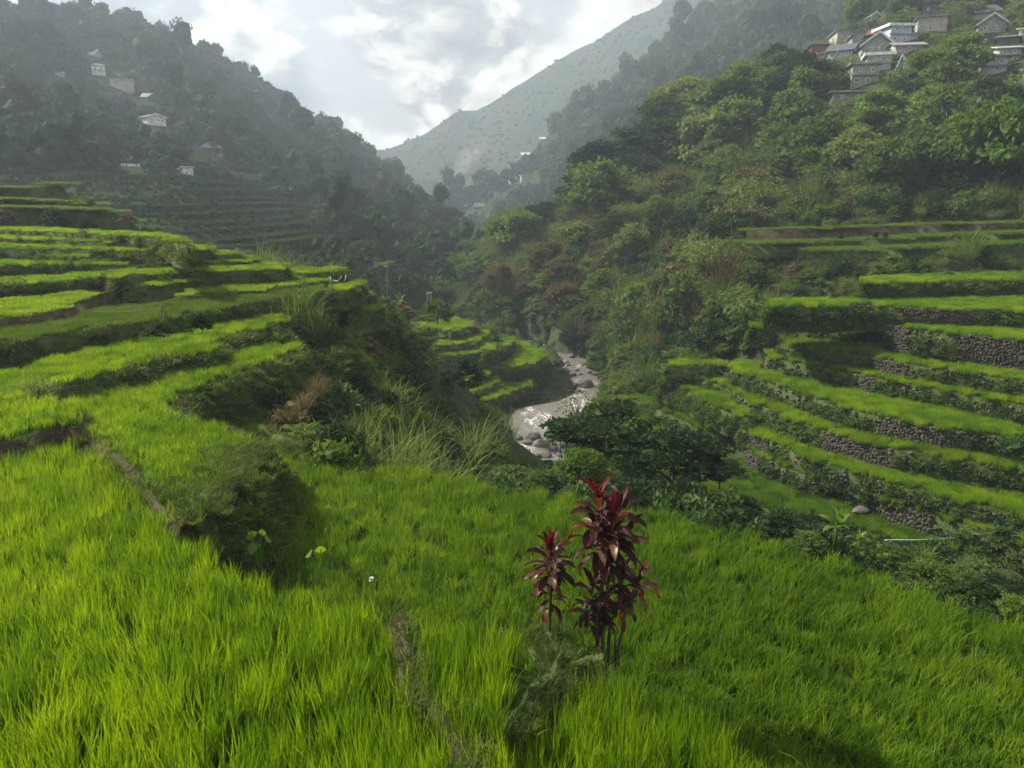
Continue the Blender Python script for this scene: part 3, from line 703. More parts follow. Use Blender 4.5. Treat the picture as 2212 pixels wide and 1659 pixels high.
# ------------------------------------------------------------------ where the houses stand (sight lines of wall foot and wall head, widths in frame units)
def depth_of(p): return p[1] * CP - p[2] * SP
HOUSES = []
CLEAR = []
def site(frame, x0, x1, yt, yb, where, **kw):
    (u0, v0), (u1, v1) = frame((x0, yt), (x1, yb))
    uc = (u0 + u1) / 2
    p = ground_hit(uc, v1, 60) if where == 'village' else where.at(uc, v1)
    if where == 'village':
        d = math.hypot(p[0], p[1]); p = PD(uc, v1, d)
    s = depth_of(p) / F_PX
    if where != 'village': u0, u1 = uc - (u1 - u0) * .43, uc + (u1 - u0) * .43
    HOUSES.append(dict(p=p, w=(u1 - u0) * s, h=(v1 - v0) * s, **kw))
    CLEAR.append((u0 - 14, u1 + 14, v0 - 30, v1 + 5, math.hypot(p[0], p[1])))
def clear_of(p, s, k=1.05):
    """False for plants that would hide a house from the viewpoint."""
    q = proj(p); d = np.hypot(p[:, 0], p[:, 1]); top = s * F_PX / np.maximum(p[:, 1], 1) * k
    m = np.ones(len(p), bool)
    for a, b2, c, e, hd in CLEAR:
        m &= ~((q[:, 0] > a - top * .5) & (q[:, 0] < b2 + top * .5) & (q[:, 1] - top < e - 4) & (q[:, 1] > c) & (d < hd + 4))
    return m
V = 'village'
CLEAR += [(1090, 1240, 885, 975, 62), (1190, 1290, 770, 880, 88), (1105, 1260, 748, 775, 104), (705, 825, 606, 668, 44), (905, 1180, 692, 740, 82), (945, 1180, 740, 800, 80), (990, 1150, 800, 870, 78)]
sheet_at = left_mt.at(279, 358)
CLEAR.append((250, 305, 340, 374, math.hypot(sheet_at[0], sheet_at[1])))
site(c5, 290, 428, 452, 560, V, d=4, roof='shed', rh=.45, wall='wall_red', top='tin_dark', win=[(.25, .35, .3, .4), (.7, .35, .3, .4)], lab='red-brown house with a pale lower wall at the left tip of the village', yaw=18, under='white')
site(c5, 445, 655, 455, 530, V, d=5, roof='gable_side', rh=.55, wall='wall_blue', top='tin_dark', win=[(.2, .35, .12, .45), (.45, .35, .12, .45), (.9, .3, .07, .5)], stilts=1.6, lab='pale blue house on stilts behind a pole, dark roof', yaw=-14)
site(c5, 525, 660, 315, 385, V, d=5, roof='shed', rh=.5, wall='wall_beige', top='tin', win=[(.35, .35, .16, .5), (.6, .35, .16, .5), (.8, .35, .1, .5)], lab='cream house with a row of windows above the house on stilts', yaw=24)
site(c5, 668, 812, 318, 388, V, d=5, roof='gable_front', rh=.6, wall='wall_grey', top='tin', win=[(.5, .4, .18, .4)], lab='grey-blue gabled house with a pale roof edge beside the rusty roof', yaw=12)
site(c5, 800, 925, 318, 375, V, d=5, roof='hip', rh=1.1, wall='wall_dark', top='tin_rust', win=[], lab='low house under a steep rusty brown roof', yaw=5)
site(c5, 1000, 1190, 238, 385, V, d=6, roof='hip', rh=.45, wall='wall_blue', top='tin_dark', fascia=True, storeys=2, win=[(.28, .18, .13, .2), (.62, .18, .13, .2), (.7, .72, .13, .2), (.25, .72, .1, .2)], lab='two-storey white and pale blue house with bright roof edges, largest of the village', yaw=28, lean=True)
site(c5, 760, 1020, 405, 478, V, d=6, roof='gable_front', rh=.75, wall='wall_grey', top='tin_dark', fascia=True, win=[(.28, .4, .1, .4), (.52, .4, .08, .4), (.78, .4, .12, .4)], lab='grey house with a white-edged gable below the two-storey house', yaw=10)
site(c5, 1060, 1300, 410, 472, V, d=5, roof='gable_side', rh=.3, wall='wall_beige', top='tin', win=[(.15, .4, .08, .45), (.5, .4, .1, .45)], lab='long low beige house right of the white-edged gable', yaw=16)
site(c5, 800, 1000, 498, 640, V, d=5, roof='flat', rh=.2, wall='wall_grey', top='tin_white', fascia=True, storeys=2, win=[(.3, .2, .12, .22), (.6, .2, .12, .22), (.4, .7, .3, .2)], lab='grey-green two-storey house with a thick white slab roof', yaw=6)
site(c5, 665, 890, 590, 768, V, d=5, roof='flat', rh=.2, wall='wall_grey', top='tin', storeys=2, win=[(.3, .22, .06, .2), (.75, .22, .08, .2), (.2, .72, .22, .2), (.6, .72, .14, .28)], lab='grey two-storey house with a white curtained lower window', yaw=12)
site(c5, 500, 790, 835, 915, V, d=5, roof='flat', rh=.2, wall='concrete', top='tin', win=[(.25, .4, .06, .4), (.7, .4, .1, .4)], lab='low concrete house with a flat roof, lowest of the village', yaw=14)
site(c5, 1040, 1165, 655, 690, V, d=4, roof='aframe', rh=3.0, wall='white', top='tin_white', win=[], lab='white steep A-frame hut in the trees', yaw=-8)
site(c5, 845, 898, 140, 180, V, d=4, roof='gable_front', rh=.8, wall='white', top='tin_dark', fascia=True, win=[(.5, .4, .3, .4)], lab='small white gabled hut high above the stilt house', yaw=22)
site(c5, 1300, 1420, 55, 130, V, d=5, roof='shed', rh=.3, wall='wall_dark', top='tin_dark', win=[(.4, .35, .2, .35)], lab='dark house at the top of the village beside bamboo stakes', yaw=8)
site(c5, 1262, 1500, 205, 280, V, d=5, roof='shed', rh=.35, wall='wall_beige', top='tin', win=[(.12, .3, .09, .4), (.26, .3, .09, .4), (.55, .3, .07, .3), (.9, .25, .07, .3)], lab='long pale green house with small square windows', yaw=10)
site(c5, 1790, 1985, 115, 178, V, d=6, roof='hip', rh=.9, wall='wall_beige', top='tin_dark', win=[(.45, .4, .07, .3)], lab='beige house under a dark hip roof, uppermost at the right', yaw=0)
site(c5, 1810, 2030, 215, 295, V, d=6, roof='gable_front', rh=.7, wall='wall_grey', top='tin_dark', fascia=True, win=[(.25, .45, .16, .3), (.65, .4, .1, .3)], lab='grey house with a white-edged gable at the right of the village', yaw=14)
site(c5, 1780, 1930, 335, 410, V, d=5, roof='shed', rh=.3, wall='wall_dark', top='tin', win=[(.5, .4, .1, .3)], lab='brownish shed between the two right house rows', yaw=4)
site(c5, 1985, 2150, 372, 402, V, d=5, roof='shed', rh=.35, wall='wall_dark', top='tin_white', win=[], lab='open shelter with a pale roof behind the pale house at the right edge', yaw=2)
site(c5, 1990, 2165, 440, 560, V, d=6, roof='gable_side', rh=.35, wall='wall_beige', top='tin_white', storeys=2, win=[(.25, .22, .16, .22), (.7, .2, .16, .22), (.75, .7, .18, .22)], lab='pale two-storey house with two upper windows near the right edge', yaw=16)
site(c5, 1835, 2035, 520, 670, V, d=5, roof='flat', rh=.25, wall='wall_blue', top='tin', storeys=2, win=[(.2, .2, .12, .22), (.75, .2, .14, .22), (.6, .62, .1, .18)], lab='blue-grey two-storey house with a white box on its lower wall', yaw=8)
site(c5, 2175, 2290, 262, 312, V, d=5, roof='gable_side', rh=.4, wall='white', top='tin_white', win=[(.3, .4, .2, .4)], lab='small white house cut by the right edge of the photo', yaw=0)
site(c5, 2195, 2330, 640, 740, V, d=5, roof='flat', rh=.2, wall='concrete', top='tin', win=[(.2, .3, .12, .3)], lab='concrete house low at the right edge of the photo', yaw=0)
site(cL, 507, 583, 365, 415, left_mt, d=6, roof='hip', rh=.5, wall='white', top='tin_dark', storeys=2, win=[(.28, .3, .16, .25), (.68, .3, .16, .25)], lab='white house with two dark windows, highest of the left mountain', yaw=0)
site(cL, 590, 720, 455, 488, left_mt, d=6, roof='shed', rh=.5, wall='wall_beige', top='tin_white', win=[(.15, .35, .05, .4), (.5, .35, .05, .5)], lab='long grey house with a pale striped roof on the left mountain', yaw=-6)
site(cL, 768, 820, 535, 552, left_mt, d=5, roof='gable_side', rh=.9, wall='wall_dark', top='tin', win=[], lab='small hut of which mostly the grey roof shows on the left mountain', yaw=-20)
site(cL, 790, 905, 630, 672, left_mt, d=7, roof='gable_front', rh=.35, wall='white', top='tin_dark', fascia=True, storeys=1, win=[(.25, .25, .08, .3), (.62, .28, .07, .28), (.82, .28, .07, .28)], lab='white house with three small windows under a low gable on the left mountain', yaw=24)
site(cL, 1072, 1195, 800, 826, left_mt, d=6, roof='hip', rh=.6, wall='wall_dark', top='tin_dark', win=[], lab='long dark thatched house above the old terraces', yaw=0)
site(cL, 988, 1048, 920, 938, left_mt, d=4, roof='shed', rh=.7, wall='white', top='tin_white', win=[(.3, .4, .2, .4)], lab='tiny white hut just above the old terraces', yaw=20)
site(cL, 302, 348, 392, 408, left_mt, d=4, roof='gable_side', rh=.6, wall='wall_beige', top='tin_white', win=[], lab='half-hidden pale hut left of the highest white house', yaw=10)
site(cL, 482, 528, 292, 300, left_mt, d=4, roof='gable_side', rh=1.4, wall='wall_beige', top='tin_white', win=[], lab='pale roof of a hut highest up on the left mountain', yaw=-35)
site(cM, 1415, 1480, 745, 770, mid_mt, d=6, roof='shed', rh=.5, wall='wall_beige', top='tin_white', win=[(.5, .4, .3, .3)], lab='far house with a shining roof, left of a pair', yaw=15)
site(cM, 1498, 1572, 715, 752, mid_mt, d=7, roof='flat', rh=.25, wall='wall_grey', top='tin_white', win=[(.2, .3, .14, .4), (.6, .3, .14, .4)], lab='far grey flat-roofed house, right of a pair', yaw=8)
site(cM, 1268, 1318, 850, 882, mid_mt, d=6, roof='flat', rh=.25, wall='wall_grey', top='tin', win=[(.3, .3, .2, .3), (.7, .3, .2, .3)], lab='far grey house on a wooded knoll', yaw=0)
site(cM, 1066, 1100, 962, 982, mid_mt, d=6, roof='gable_front', rh=1.0, wall='wall_dark', top='tin_white', win=[], lab='far hut with a bright white roof near the valley floor', yaw=30)
site(cM, 1120, 1205, 968, 990, mid_mt, d=7, roof='gable_side', rh=.7, wall='wall_dark', top='tin_dark', win=[], lab='far dark long house near the valley floor', yaw=0)
site(cM, 1275, 1312, 590, 606, mid_mt, d=6, roof='gable_side', rh=.7, wall='white', top='tin_white', win=[], lab='faint white house alone in the hazy wood', yaw=0)
site(cM, 1472, 1545, 500, 526, mid_mt, d=7, roof='gable_side', rh=.5, wall='wall_beige', top='tin_white', win=[], lab='faint pale house higher in the hazy wood', yaw=0)
site(cM, 1640, 1698, 445, 462, mid_mt, d=7, roof='gable_side', rh=.5, wall='wall_beige', top='tin_white', win=[], lab='faint pale house highest in the hazy wood', yaw=0)
# ------------------------------------------------------------------ plant prototypes
def quads_to_mesh(name, v, mat, k=4):
    v = np.asarray(v, np.float32).reshape(-1, 3)
    return mesh(name, v, np.arange(len(v)).reshape(-1, k), [mat])
def unit(a): return a / (np.linalg.norm(a, axis=-1, keepdims=True) + 1e-9)
def leaf_quads(c, d, L, Wd, r, fold=.12):
    """Pointed leaf faces: base c, direction d, length L, width Wd."""
    n = len(c)
    d = unit(d)
    nr = unit(np.cross(d, r.normal(size=(n, 3))))
    nr = np.where(nr[:, 2:3] < 0, -nr, nr)
    side = unit(np.cross(d, nr))
    L = np.broadcast_to(L, n)[:, None]; Wd = np.broadcast_to(Wd, n)[:, None]
    mid = c + d * L * .45
    tip = c + d * L - nr * L * .10
    a = mid + side * Wd * .5 + nr * L * fold; b2 = mid - side * Wd * .5 + nr * L * fold
    return np.stack((c, a, tip, b2), 1).reshape(-1, 3)
def crown_pts(n, K, rx, rz, cl, seed, zc=0.0, flat=.6, lower=.25):
    """Leaf positions grouped in clumps spread through a dome: (position, outward direction)."""
    r = np.random.default_rng(seed)
    ph = r.random(K) * 2 * math.pi
    cz = r.uniform(-lower, 1, K)
    rad = np.sqrt(np.maximum(0, 1 - np.clip(cz, 0, 1) ** 2)) * r.uniform(.45, 1.12, K)
    cc = np.stack((np.cos(ph) * rad * rx, np.sin(ph) * rad * rx, zc + cz * rz * r.uniform(.75, 1.1, K)), -1)
    size = cl * r.uniform(.55, 1.35, K)
    w = size ** 2; k = r.choice(K, n, p=w / w.sum())
    o = unit(r.normal(size=(n, 3))) * (r.random(n) ** .45)[:, None]
    o[:, 2] = np.where(o[:, 2] < -.15, -o[:, 2] * .6, o[:, 2]) * flat
    p = cc[k] + o * size[k][:, None]
    out = unit(o * np.array((1, 1, 1.2)) + unit(cc[k] - np.array((0, 0, zc - .2))) * .6)
    return p, out, r, cc
import bmesh
_b = bmesh.new(); bmesh.ops.create_icosphere(_b, subdivisions=2, radius=1.0)
ICO_V = np.array([v.co[:] for v in _b.verts]); ICO_F = [tuple(q.index for q in f.verts) for f in _b.faces]; _b.free()
def with_core(name, leafv, cc, rad, flat, mat, r):
    """Leaves round dense inner boughs, so that a crown is not see-through."""
    v, f = [leafv], [tuple(q) for q in np.arange(len(leafv)).reshape(-1, 4).tolist()]
    b0 = len(leafv)
    for c in cc:
        s_ = rad * r.uniform(.6, 1.15)
        w = ICO_V * (1 + r.normal(size=(len(ICO_V), 1)) * .16) * np.array((s_, s_, s_ * max(.45, flat))) + c
        v.append(w); f += [(a + b0, b2 + b0, c2 + b0) for a, b2, c2 in ICO_F]; b0 += len(w)
    return mesh(name, np.concatenate(v), f, [mat])
def crown_mesh(name, mat, n, K, rx, rz, cl, L, Wd, seed, zc=0.0, flat=.6, droop=.25, lower=.25, jit=.7, core=0.0):
    p, out, r, cc = crown_pts(n, K, rx, rz, cl, seed, zc, flat, lower)
    d = out + r.normal(size=p.shape) * jit - np.array((0, 0, droop))
    v = leaf_quads(p, d, L * r.uniform(.6, 1.3, n), Wd * r.uniform(.7, 1.2, n), r)
    return with_core(name, v, cc, cl * core, flat, mat, r) if core else quads_to_mesh(name, v, mat)
def blades(base, az, lean, L, Wd, r, seg=4, curl=1.1):
    """Arching grass blades as strips of quads (last one folded to a point)."""
    n = len(base)
    t = np.linspace(0, 1, seg + 1)
    L = np.broadcast_to(L, n); Wd = np.broadcast_to(Wd, n); lean = np.broadcast_to(lean, n); curl = np.broadcast_to(curl, n)
    hx = np.stack((np.cos(az), np.sin(az), az * 0), -1)
    sd = np.stack((-np.sin(az), np.cos(az), az * 0), -1)
    tw = r.uniform(-.9, .9, n)
    sd = sd * np.cos(tw)[:, None] + hx * np.sin(tw)[:, None]
    pos = base.copy(); pts = [pos]
    for k in range(seg):
        ang = lean + curl * (t[k] + .5 / seg) ** 1.6
        pos = pos + (hx * np.sin(ang)[:, None] + np.array((0, 0, 1.)) * np.cos(ang)[:, None]) * (L / seg)[:, None]
        pts.append(pos)
    out = []
    for k in range(seg):
        w0 = Wd * (1 - t[k] ** 1.8) * (.65 + .35 * min(1, t[k] * 4 + .2)); w1 = Wd * max(0.04, 1 - t[k + 1] ** 1.8)
        out.append(np.stack((pts[k] - sd * (w0 / 2)[:, None], pts[k] + sd * (w0 / 2)[:, None], pts[k + 1] + sd * (w1 / 2)[:, None], pts[k + 1] - sd * (w1 / 2)[:, None]), 1))
    return np.concatenate(out, 1).reshape(-1, 3)
def blade_mesh(name, mat, base, az, lean, L, Wd, r, seg=4, curl=1.1):
    n = len(base)
    v = blades(base, az, lean, L, Wd, r, seg, curl).reshape(n, seg, 4, 3)
    # shared vertices along each blade, so that a blade is one island
    vv = np.concatenate((v[:, :, 0:2].reshape(n, seg * 2, 3), v[:, -1, 2:4][:, ::-1]), 1)
    f = []
    st = np.arange(n) * (seg * 2 + 2)
    for k in range(seg):
        f.append(np.stack((st + 2 * k, st + 2 * k + 1, st + 2 * k + 3, st + 2 * k + 2), -1))
    return mesh(name, vv.reshape(-1, 3), np.concatenate(f), [mat])

def proto_coll(name, meshes):
    c = bpy.data.collections.new(name)
    for i, me in enumerate(meshes):
        c.objects.link(bpy.data.objects.new(me.name + '_source', me))
    return c

def rice_patch(seed, mat, size=.62, hills=4, per=11, h=1.0, wd=.023):
    r = np.random.default_rng(seed)
    g2 = (np.arange(hills) + .5) / hills * size - size / 2
    cx, cy = np.meshgrid(g2, g2)
    hc = np.stack((cx.ravel(), cy.ravel()), -1) + r.normal(size=(hills * hills, 2)) * .035 * 4 / max(4, hills) * 1.3
    n = len(hc) * per
    base = np.zeros((n, 3)); base[:, :2] = np.repeat(hc, per, 0) + r.normal(size=(n, 2)) * .022
    az = r.random(n) * 2 * math.pi
    return blade_mesh('rice_plants', mat, base, az, r.uniform(.0, .20, n), h * r.uniform(.55, 1.1, n) * np.repeat(r.uniform(.84, 1.08, len(hc)), per), wd * r.uniform(.7, 1.25, n), r, 3, r.uniform(.0, .5, n))
PC = {}
for key in ('rice', 'rice_deep', 'rice_hazy', 'old_rice'):
    PC[key] = proto_coll('rice_source_' + key, [rice_patch(s, M[key]) for s in range(5)])            # 0.62 m patches, 1 m tall
    PC[key + '_far'] = proto_coll('rice_source_far_' + key, [rice_patch(40 + s, M[key], 1.5, 8, 10, 1.0, .036) for s in range(5)])
def grass_tuft(seed, mat, n=52, L=.55, wd=.032, spread=.16):
    r = np.random.default_rng(seed)
    base = np.zeros((n, 3)); base[:, :2] = r.normal(size=(n, 2)) * spread
    az = np.arctan2(base[:, 1], base[:, 0]) + r.normal(size=n) * .7
    return blade_mesh('grass_tuft', mat, base, az, r.uniform(.1, .75, n), L * r.uniform(.5, 1.2, n), wd, r, 4, r.uniform(.3, 1.6, n))
def weed(seed, mat, n=150, L=.10, W2=.055, rx=.32):
    return crown_mesh('leafy_weed', mat, n, 9, rx, .34, .14, L, W2, seed, .06, .8, .1, .1)
PC['grass_far'] = proto_coll('far_grass_source', [grass_tuft(70 + s, M['grass'], 40, .6, .075, .2) for s in range(4)] + [grass_tuft(79, M['drygrass'], 30, .6, .07, .2)])
PC['grass'] = proto_coll('grass_source', [grass_tuft(s, M['grass']) for s in range(4)] + [grass_tuft(9, M['drygrass'], 45)])
PC['green_grass'] = proto_coll('green_grass_source', [grass_tuft(s, M['grass']) for s in range(30, 34)])
PC['drygrass'] = proto_coll('dry_grass_source', [grass_tuft(20 + s, M['drygrass']) for s in range(3)] + [grass_tuft(25, M['grass'])])
PC['weed'] = proto_coll('weed_source', [weed(s, M['shrub' if s % 2 else 'shrub_light']) for s in range(4)])
PC['vine'] = proto_coll('wall_plant_source', [crown_mesh('wall_plant', M[m], 110, 10, .42, .30, .17, .17, .13, 60 + s, .02, .7, .35, .3) for s, m in enumerate(('shrub', 'shrub_blue', 'shrub', 'shrub_dark', 'shrub_light'))] + [grass_tuft(66, M['grass'], 60, .5)])

def shrub_mesh(seed, mat, n=1300, L=.17, wd=.085, K=30, rz=1.05, cl=.34, flat=.7, droop=.25):
    return crown_mesh('foliage', mat, n, K, .85, rz, cl, L, wd, seed, .15, flat, droop, .1, .7, .55)
def reed_mesh(seed, mat, n=150, L=2.1, wd=.05, spread=.35):
    r = np.random.default_rng(seed)
    base = np.zeros((n, 3)); base[:, :2] = r.normal(size=(n, 2)) * spread
    base[:, 2] = r.uniform(0, .9, n) * (r.random(n) < .6)
    az = r.random(n) * 2 * math.pi
    return blade_mesh('foliage', mat, base, az, r.uniform(.05, .6, n), L * r.uniform(.45, 1.1, n), wd * r.uniform(.7, 1.2, n), r, 5, r.uniform(.4, 2.0, n))
def fern_mesh(seed, mat, nf=14, L=1.6):
    r = np.random.default_rng(seed)
    out = []
    for i in range(nf):
        az = 2 * math.pi * (i + r.random() * .6) / nf; lean = r.uniform(.4, .9); l = L * r.uniform(.7, 1.1)
        p = np.array((0, 0, .25)); hx = np.array((math.cos(az), math.sin(az), 0)); sd = np.array((-math.sin(az), math.cos(az), 0))
        m = 16
        for k in range(m):
            t = k / m; ang = lean + 1.3 * t ** 1.5
            d = hx * math.sin(ang) + np.array((0, 0, 1)) * math.cos(ang)
            p = p + d * l / m
            w = l * .26 * math.sin(math.pi * (t * .85 + .12))
            for sg in (-1, 1):
                c = np.array([p]); out.append(leaf_quads(c, np.array([sd * sg + d * .35 - np.array((0, 0, .25))]), w, l / m * .85, r, .02))
    return quads_to_mesh('foliage', np.concatenate(out), mat)
SHRUB_SPECS = [('shrub', 1300, .17, .085), ('shrub', 900, .24, .11), ('shrub_dark', 1400, .16, .08), ('shrub_light', 1100, .18, .10), ('shrub_brown', 1000, .17, .05), ('shrub_blue', 700, .28, .20), ('shrub', 1500, .13, .06), ('shrub_dark', 800, .26, .12)]
SHRUBS = [shrub_mesh(100 + i, M[m], n, L, w) for i, (m, n, L, w) in enumerate(SHRUB_SPECS)]
REEDS = [reed_mesh(130 + i, M[m]) for i, m in enumerate(('reed', 'reed', 'grass', 'reed'))]
BROWNREED = [reed_mesh(140 + i, M[m], 120) for i, m in enumerate(('shrub_brown', 'drygrass'))]
FERNS = [fern_mesh(150 + i, M[m]) for i, m in enumerate(('shrub_light', 'shrub_blue'))]
def bamboo_like(seed, mat, n=900, ll=.34):
    r = np.random.default_rng(seed)
    K = 34
    az = r.random(K) * 2 * math.pi; lean = r.uniform(.05, .45, K)
    k = r.integers(0, K, n); t = r.uniform(.35, 1, n)
    ang = lean[k] * (t + t ** 3 * 1.2)
    p = np.stack((np.cos(az[k]) * np.sin(ang) * t * 2.4, np.sin(az[k]) * np.sin(ang) * t * 2.4, np.cos(ang * .8) * t * 2.6), -1) + r.normal(size=(n, 3)) * .12
    d = np.stack((np.cos(az[k]), np.sin(az[k]), az[k] * 0 - .5), -1) + r.normal(size=(n, 3)) * .5
    return quads_to_mesh('foliage', leaf_quads(p, d, ll * r.uniform(.7, 1.2, n), ll * .2, r, .03), mat)
BAMBOOS = [bamboo_like(160, M['shrub']), bamboo_like(161, M['shrub_light'])]
FOREST = [crown_mesh('forest_crown', M['forest'], 1700, 22, .9, 1.0, .36, .12, .08, 200 + i, .2, .75, .2, .3, .7, 1.0) for i in range(5)] + \
         [crown_mesh('forest_crown', M['forest'], 1200, 18, .55, 1.5, .32, .12, .08, 210, .5, .9, .2, .5, .7, 1.0), crown_mesh('forest_crown', M['forest'], 1500, 20, .9, .8, .36, .12, .08, 211, .2, .7, .2, .3, .7, 1.0), crown_mesh('forest_crown', M['shrub_dark'], 1500, 20, 1.0, .6, .34, .12, .08, 212, .3, .6, .2, .3, .7, 1.0)]
PC['shrubs'] = proto_coll('shrub_source', SHRUBS + SHRUBS[:2] + REEDS[:2])
PC['gully'] = proto_coll('gully_shrub_source', [SHRUBS[0], SHRUBS[2], SHRUBS[7], SHRUBS[6], SHRUBS[2], SHRUBS[7], SHRUBS[5]])
PC['hill_mix'] = proto_coll('hill_mix_source', [SHRUBS[0], SHRUBS[1], SHRUBS[2], SHRUBS[3], SHRUBS[4], SHRUBS[6], SHRUBS[7], REEDS[0], REEDS[2], SHRUBS[5], BAMBOOS[0], SHRUBS[0], SHRUBS[2], SHRUBS[6], SHRUBS[1], BROWNREED[0]])
PC['reeds'] = proto_coll('reed_source', REEDS + [FERNS[0], SHRUBS[3], SHRUBS[0]])
PC['forest'] = proto_coll('forest_source', FOREST)
FAR_CROWN = [crown_mesh('forest_crown', M['forest'], 150, 8, .9, .8, .5, .35, .25, 230 + i, .1, .7, .2, .3, .7, .85) for i in range(4)]
PC['far'] = proto_coll('far_forest_source', FAR_CROWN)

# ------------------------------------------------------------------ scattering of what nobody could count
def make_scatter_group():
    ng = bpy.data.node_groups.new('scatter_copies', 'GeometryNodeTree')
    ng.interface.new_socket('Geometry', in_out='INPUT', socket_type='NodeSocketGeometry')
    ng.interface.new_socket('Source', in_out='INPUT', socket_type='NodeSocketCollection')
    ng.interface.new_socket('Geometry', in_out='OUTPUT', socket_type='NodeSocketGeometry')
    n, l = ng.nodes, ng.links
    gi, go = n.new('NodeGroupInput'), n.new('NodeGroupOutput')
    ci = n.new('GeometryNodeCollectionInfo')
    ci.inputs['Separate Children'].default_value = True
    ci.inputs['Reset Children'].default_value = True
    ip = n.new('GeometryNodeInstanceOnPoints')
    ip.inputs['Pick Instance'].default_value = True
    def attr(nm, ty):
        a = n.new('GeometryNodeInputNamedAttribute'); a.data_type = ty; a.inputs['Name'].default_value = nm
        return a.outputs['Attribute']
    er = n.new('FunctionNodeEulerToRotation')
    l.new(gi.outputs['Geometry'], ip.inputs['Points'])
    l.new(gi.outputs['Source'], ci.inputs['Collection'])
    l.new(ci.outputs[0], ip.inputs['Instance'])
    l.new(attr('pick', 'INT'), ip.inputs['Instance Index'])
    l.new(attr('turn', 'FLOAT_VECTOR'), er.inputs[0]); l.new(er.outputs[0], ip.inputs['Rotation'])
    l.new(attr('size', 'FLOAT_VECTOR'), ip.inputs['Scale'])
    l.new(ip.outputs[0], go.inputs[0])
    return ng
NG = make_scatter_group()
SRC_ID = [i.identifier for i in NG.interface.items_tree if i.name == 'Source'][0]
def scatter(name, label, cat, coll, pts, rot=None, scl=1.0, seed=0, parent=None, pick=None):
    pts = np.asarray(pts, np.float32).reshape(-1, 3); n = len(pts)
    if n == 0: return None
    r = np.random.default_rng(seed + 1000)
    me = bpy.data.meshes.new(name)
    me.vertices.add(n); me.vertices.foreach_set('co', pts.ravel())
    if rot is None:
        rot = np.zeros((n, 3)); rot[:, 2] = r.random(n) * 6.283
    scl = np.asarray(scl, float)
    scl = np.broadcast_to(scl[:, None] if scl.ndim == 1 else scl, (n, 3))
    a = me.attributes.new('turn', 'FLOAT_VECTOR', 'POINT'); a.data.foreach_set('vector', np.asarray(rot, np.float32).ravel())
    a = me.attributes.new('size', 'FLOAT_VECTOR', 'POINT'); a.data.foreach_set('vector', np.ascontiguousarray(scl, np.float32).ravel())
    a = me.attributes.new('pick', 'INT', 'POINT'); a.data.foreach_set('value', (r.integers(0, len(coll.objects), n) if pick is None else pick).astype(np.int32))
    o = obj(name, me, parent)
    md = o.modifiers.new('scatter', 'NODES'); md.node_group = NG; md[SRC_ID] = coll
    return tag(o, label, cat, kind='stuff')
def grid_in(poly, step, r, jit=.35):
    poly = np.asarray(poly)
    x0, y0 = poly[:, :2].min(0); x1, y1 = poly[:, :2].max(0)
    X, Y = np.meshgrid(np.arange(x0, x1 + step, step), np.arange(y0, y1 + step, step))
    X = X + r.uniform(-jit, jit, X.shape) * step; Y = Y + r.uniform(-jit, jit, Y.shape) * step
    m = inpoly(X, Y, poly)
    return np.stack((X[m], Y[m]), -1)
def in_frame(p, m=60):
    q = proj(p)
    return (q[:, 0] > -m) & (q[:, 0] < 2212 + m) & (q[:, 1] > -m) & (q[:, 1] < 1659 + m) & (p[:, 1] > 1)

# rice on every field
for i, (k, t) in enumerate(T.items()):
    r = np.random.default_rng(300 + i)
    far = np.median(np.hypot(t['front'][:, 0], t['front'][:, 1])) > 26
    size = 1.5 if far else .62
    near = k in ('L0', 'L0b', 'L2', 'M', 'A', 'E')
    s = .78 if not far else .55
    step = size * s * .93 / t['density']
    rg = t['ring'][:, :2].copy()
    if k[0] in 'RQS': rg[:len(t['rim'])] += t['nrm'] * .14      # heads lean out over the rim
    xy = grid_in(rg, step, r)
    p = np.concatenate((xy, np.full((len(xy), 1), t['z'])), 1)
    p = p[in_frame(p, 450)]
    hv = t['rh'] * (1 + fbm(p[:, 0] / 1.6, p[:, 1] / 1.6, 50 + i, 3) * .22)
    if k in ('L0', 'L0b', 'L2'): hv = hv * np.interp(np.hypot(p[:, 0], p[:, 1]), (7, 15), (1.0, .62))
    gaps = vnoise(p[:, 0] / .8, p[:, 1] / .8, 77) > (.03 if k != 'M' else .06)
    p, hv = p[gaps], hv[gaps]
    n = len(p)
    sc = np.stack((np.full(n, s), np.full(n, s), hv), -1) * r.uniform(.9, 1.12, (n, 1))
    lean = np.zeros((n, 3)); lean[:, 0] = fbm(p[:, 0] / 3, p[:, 1] / 3, 5) * .22; lean[:, 1] = .05 + fbm(p[:, 0] / 3, p[:, 1] / 3, 6) * .22; lean[:, 2] = r.uniform(-.5, .5, n) + r.integers(0, 4, n) * math.pi / 2
    scatter('rice', t['label'], 'rice', PC[t['rice'] + ('_far' if far else '')], p, lean, sc, i)

# plants on the banks and walls (per terrace, in front of the rim)
def unit2(a): return a / (np.linalg.norm(a, axis=-1, keepdims=True) + 1e-9)
def SGN(t):
    q = t['ring']; return 1.0 if np.sum(q[:, 0] * np.roll(q[:, 1], -1) - np.roll(q[:, 0], -1) * q[:, 1]) > 0 else -1.0
BARE = {}      # stretches of bare stone: key -> [(fraction0, fraction1)]
def bare_px(key, u0, u1): BARE.setdefault(key, []).append((u0, u1))
bare_px('R9', 2075, 2212); bare_px('R9', 1925, 1960); bare_px('R4', 1775, 1925); bare_px('R6', 1858, 1888); bare_px('R10', 1945, 2100); bare_px('R2', 1590, 1640); bare_px('R2', 1905, 2010); bare_px('R5', 1895, 2080); bare_px('R7', 1880, 1960); bare_px('R3', 1620, 1660)
def is_bare(key, p):
    u = proj(p)[:, 0]
    m = np.zeros(len(p), bool)
    for a, b2 in BARE.get(key, ()): m |= (u > a) & (u < b2)
    return m
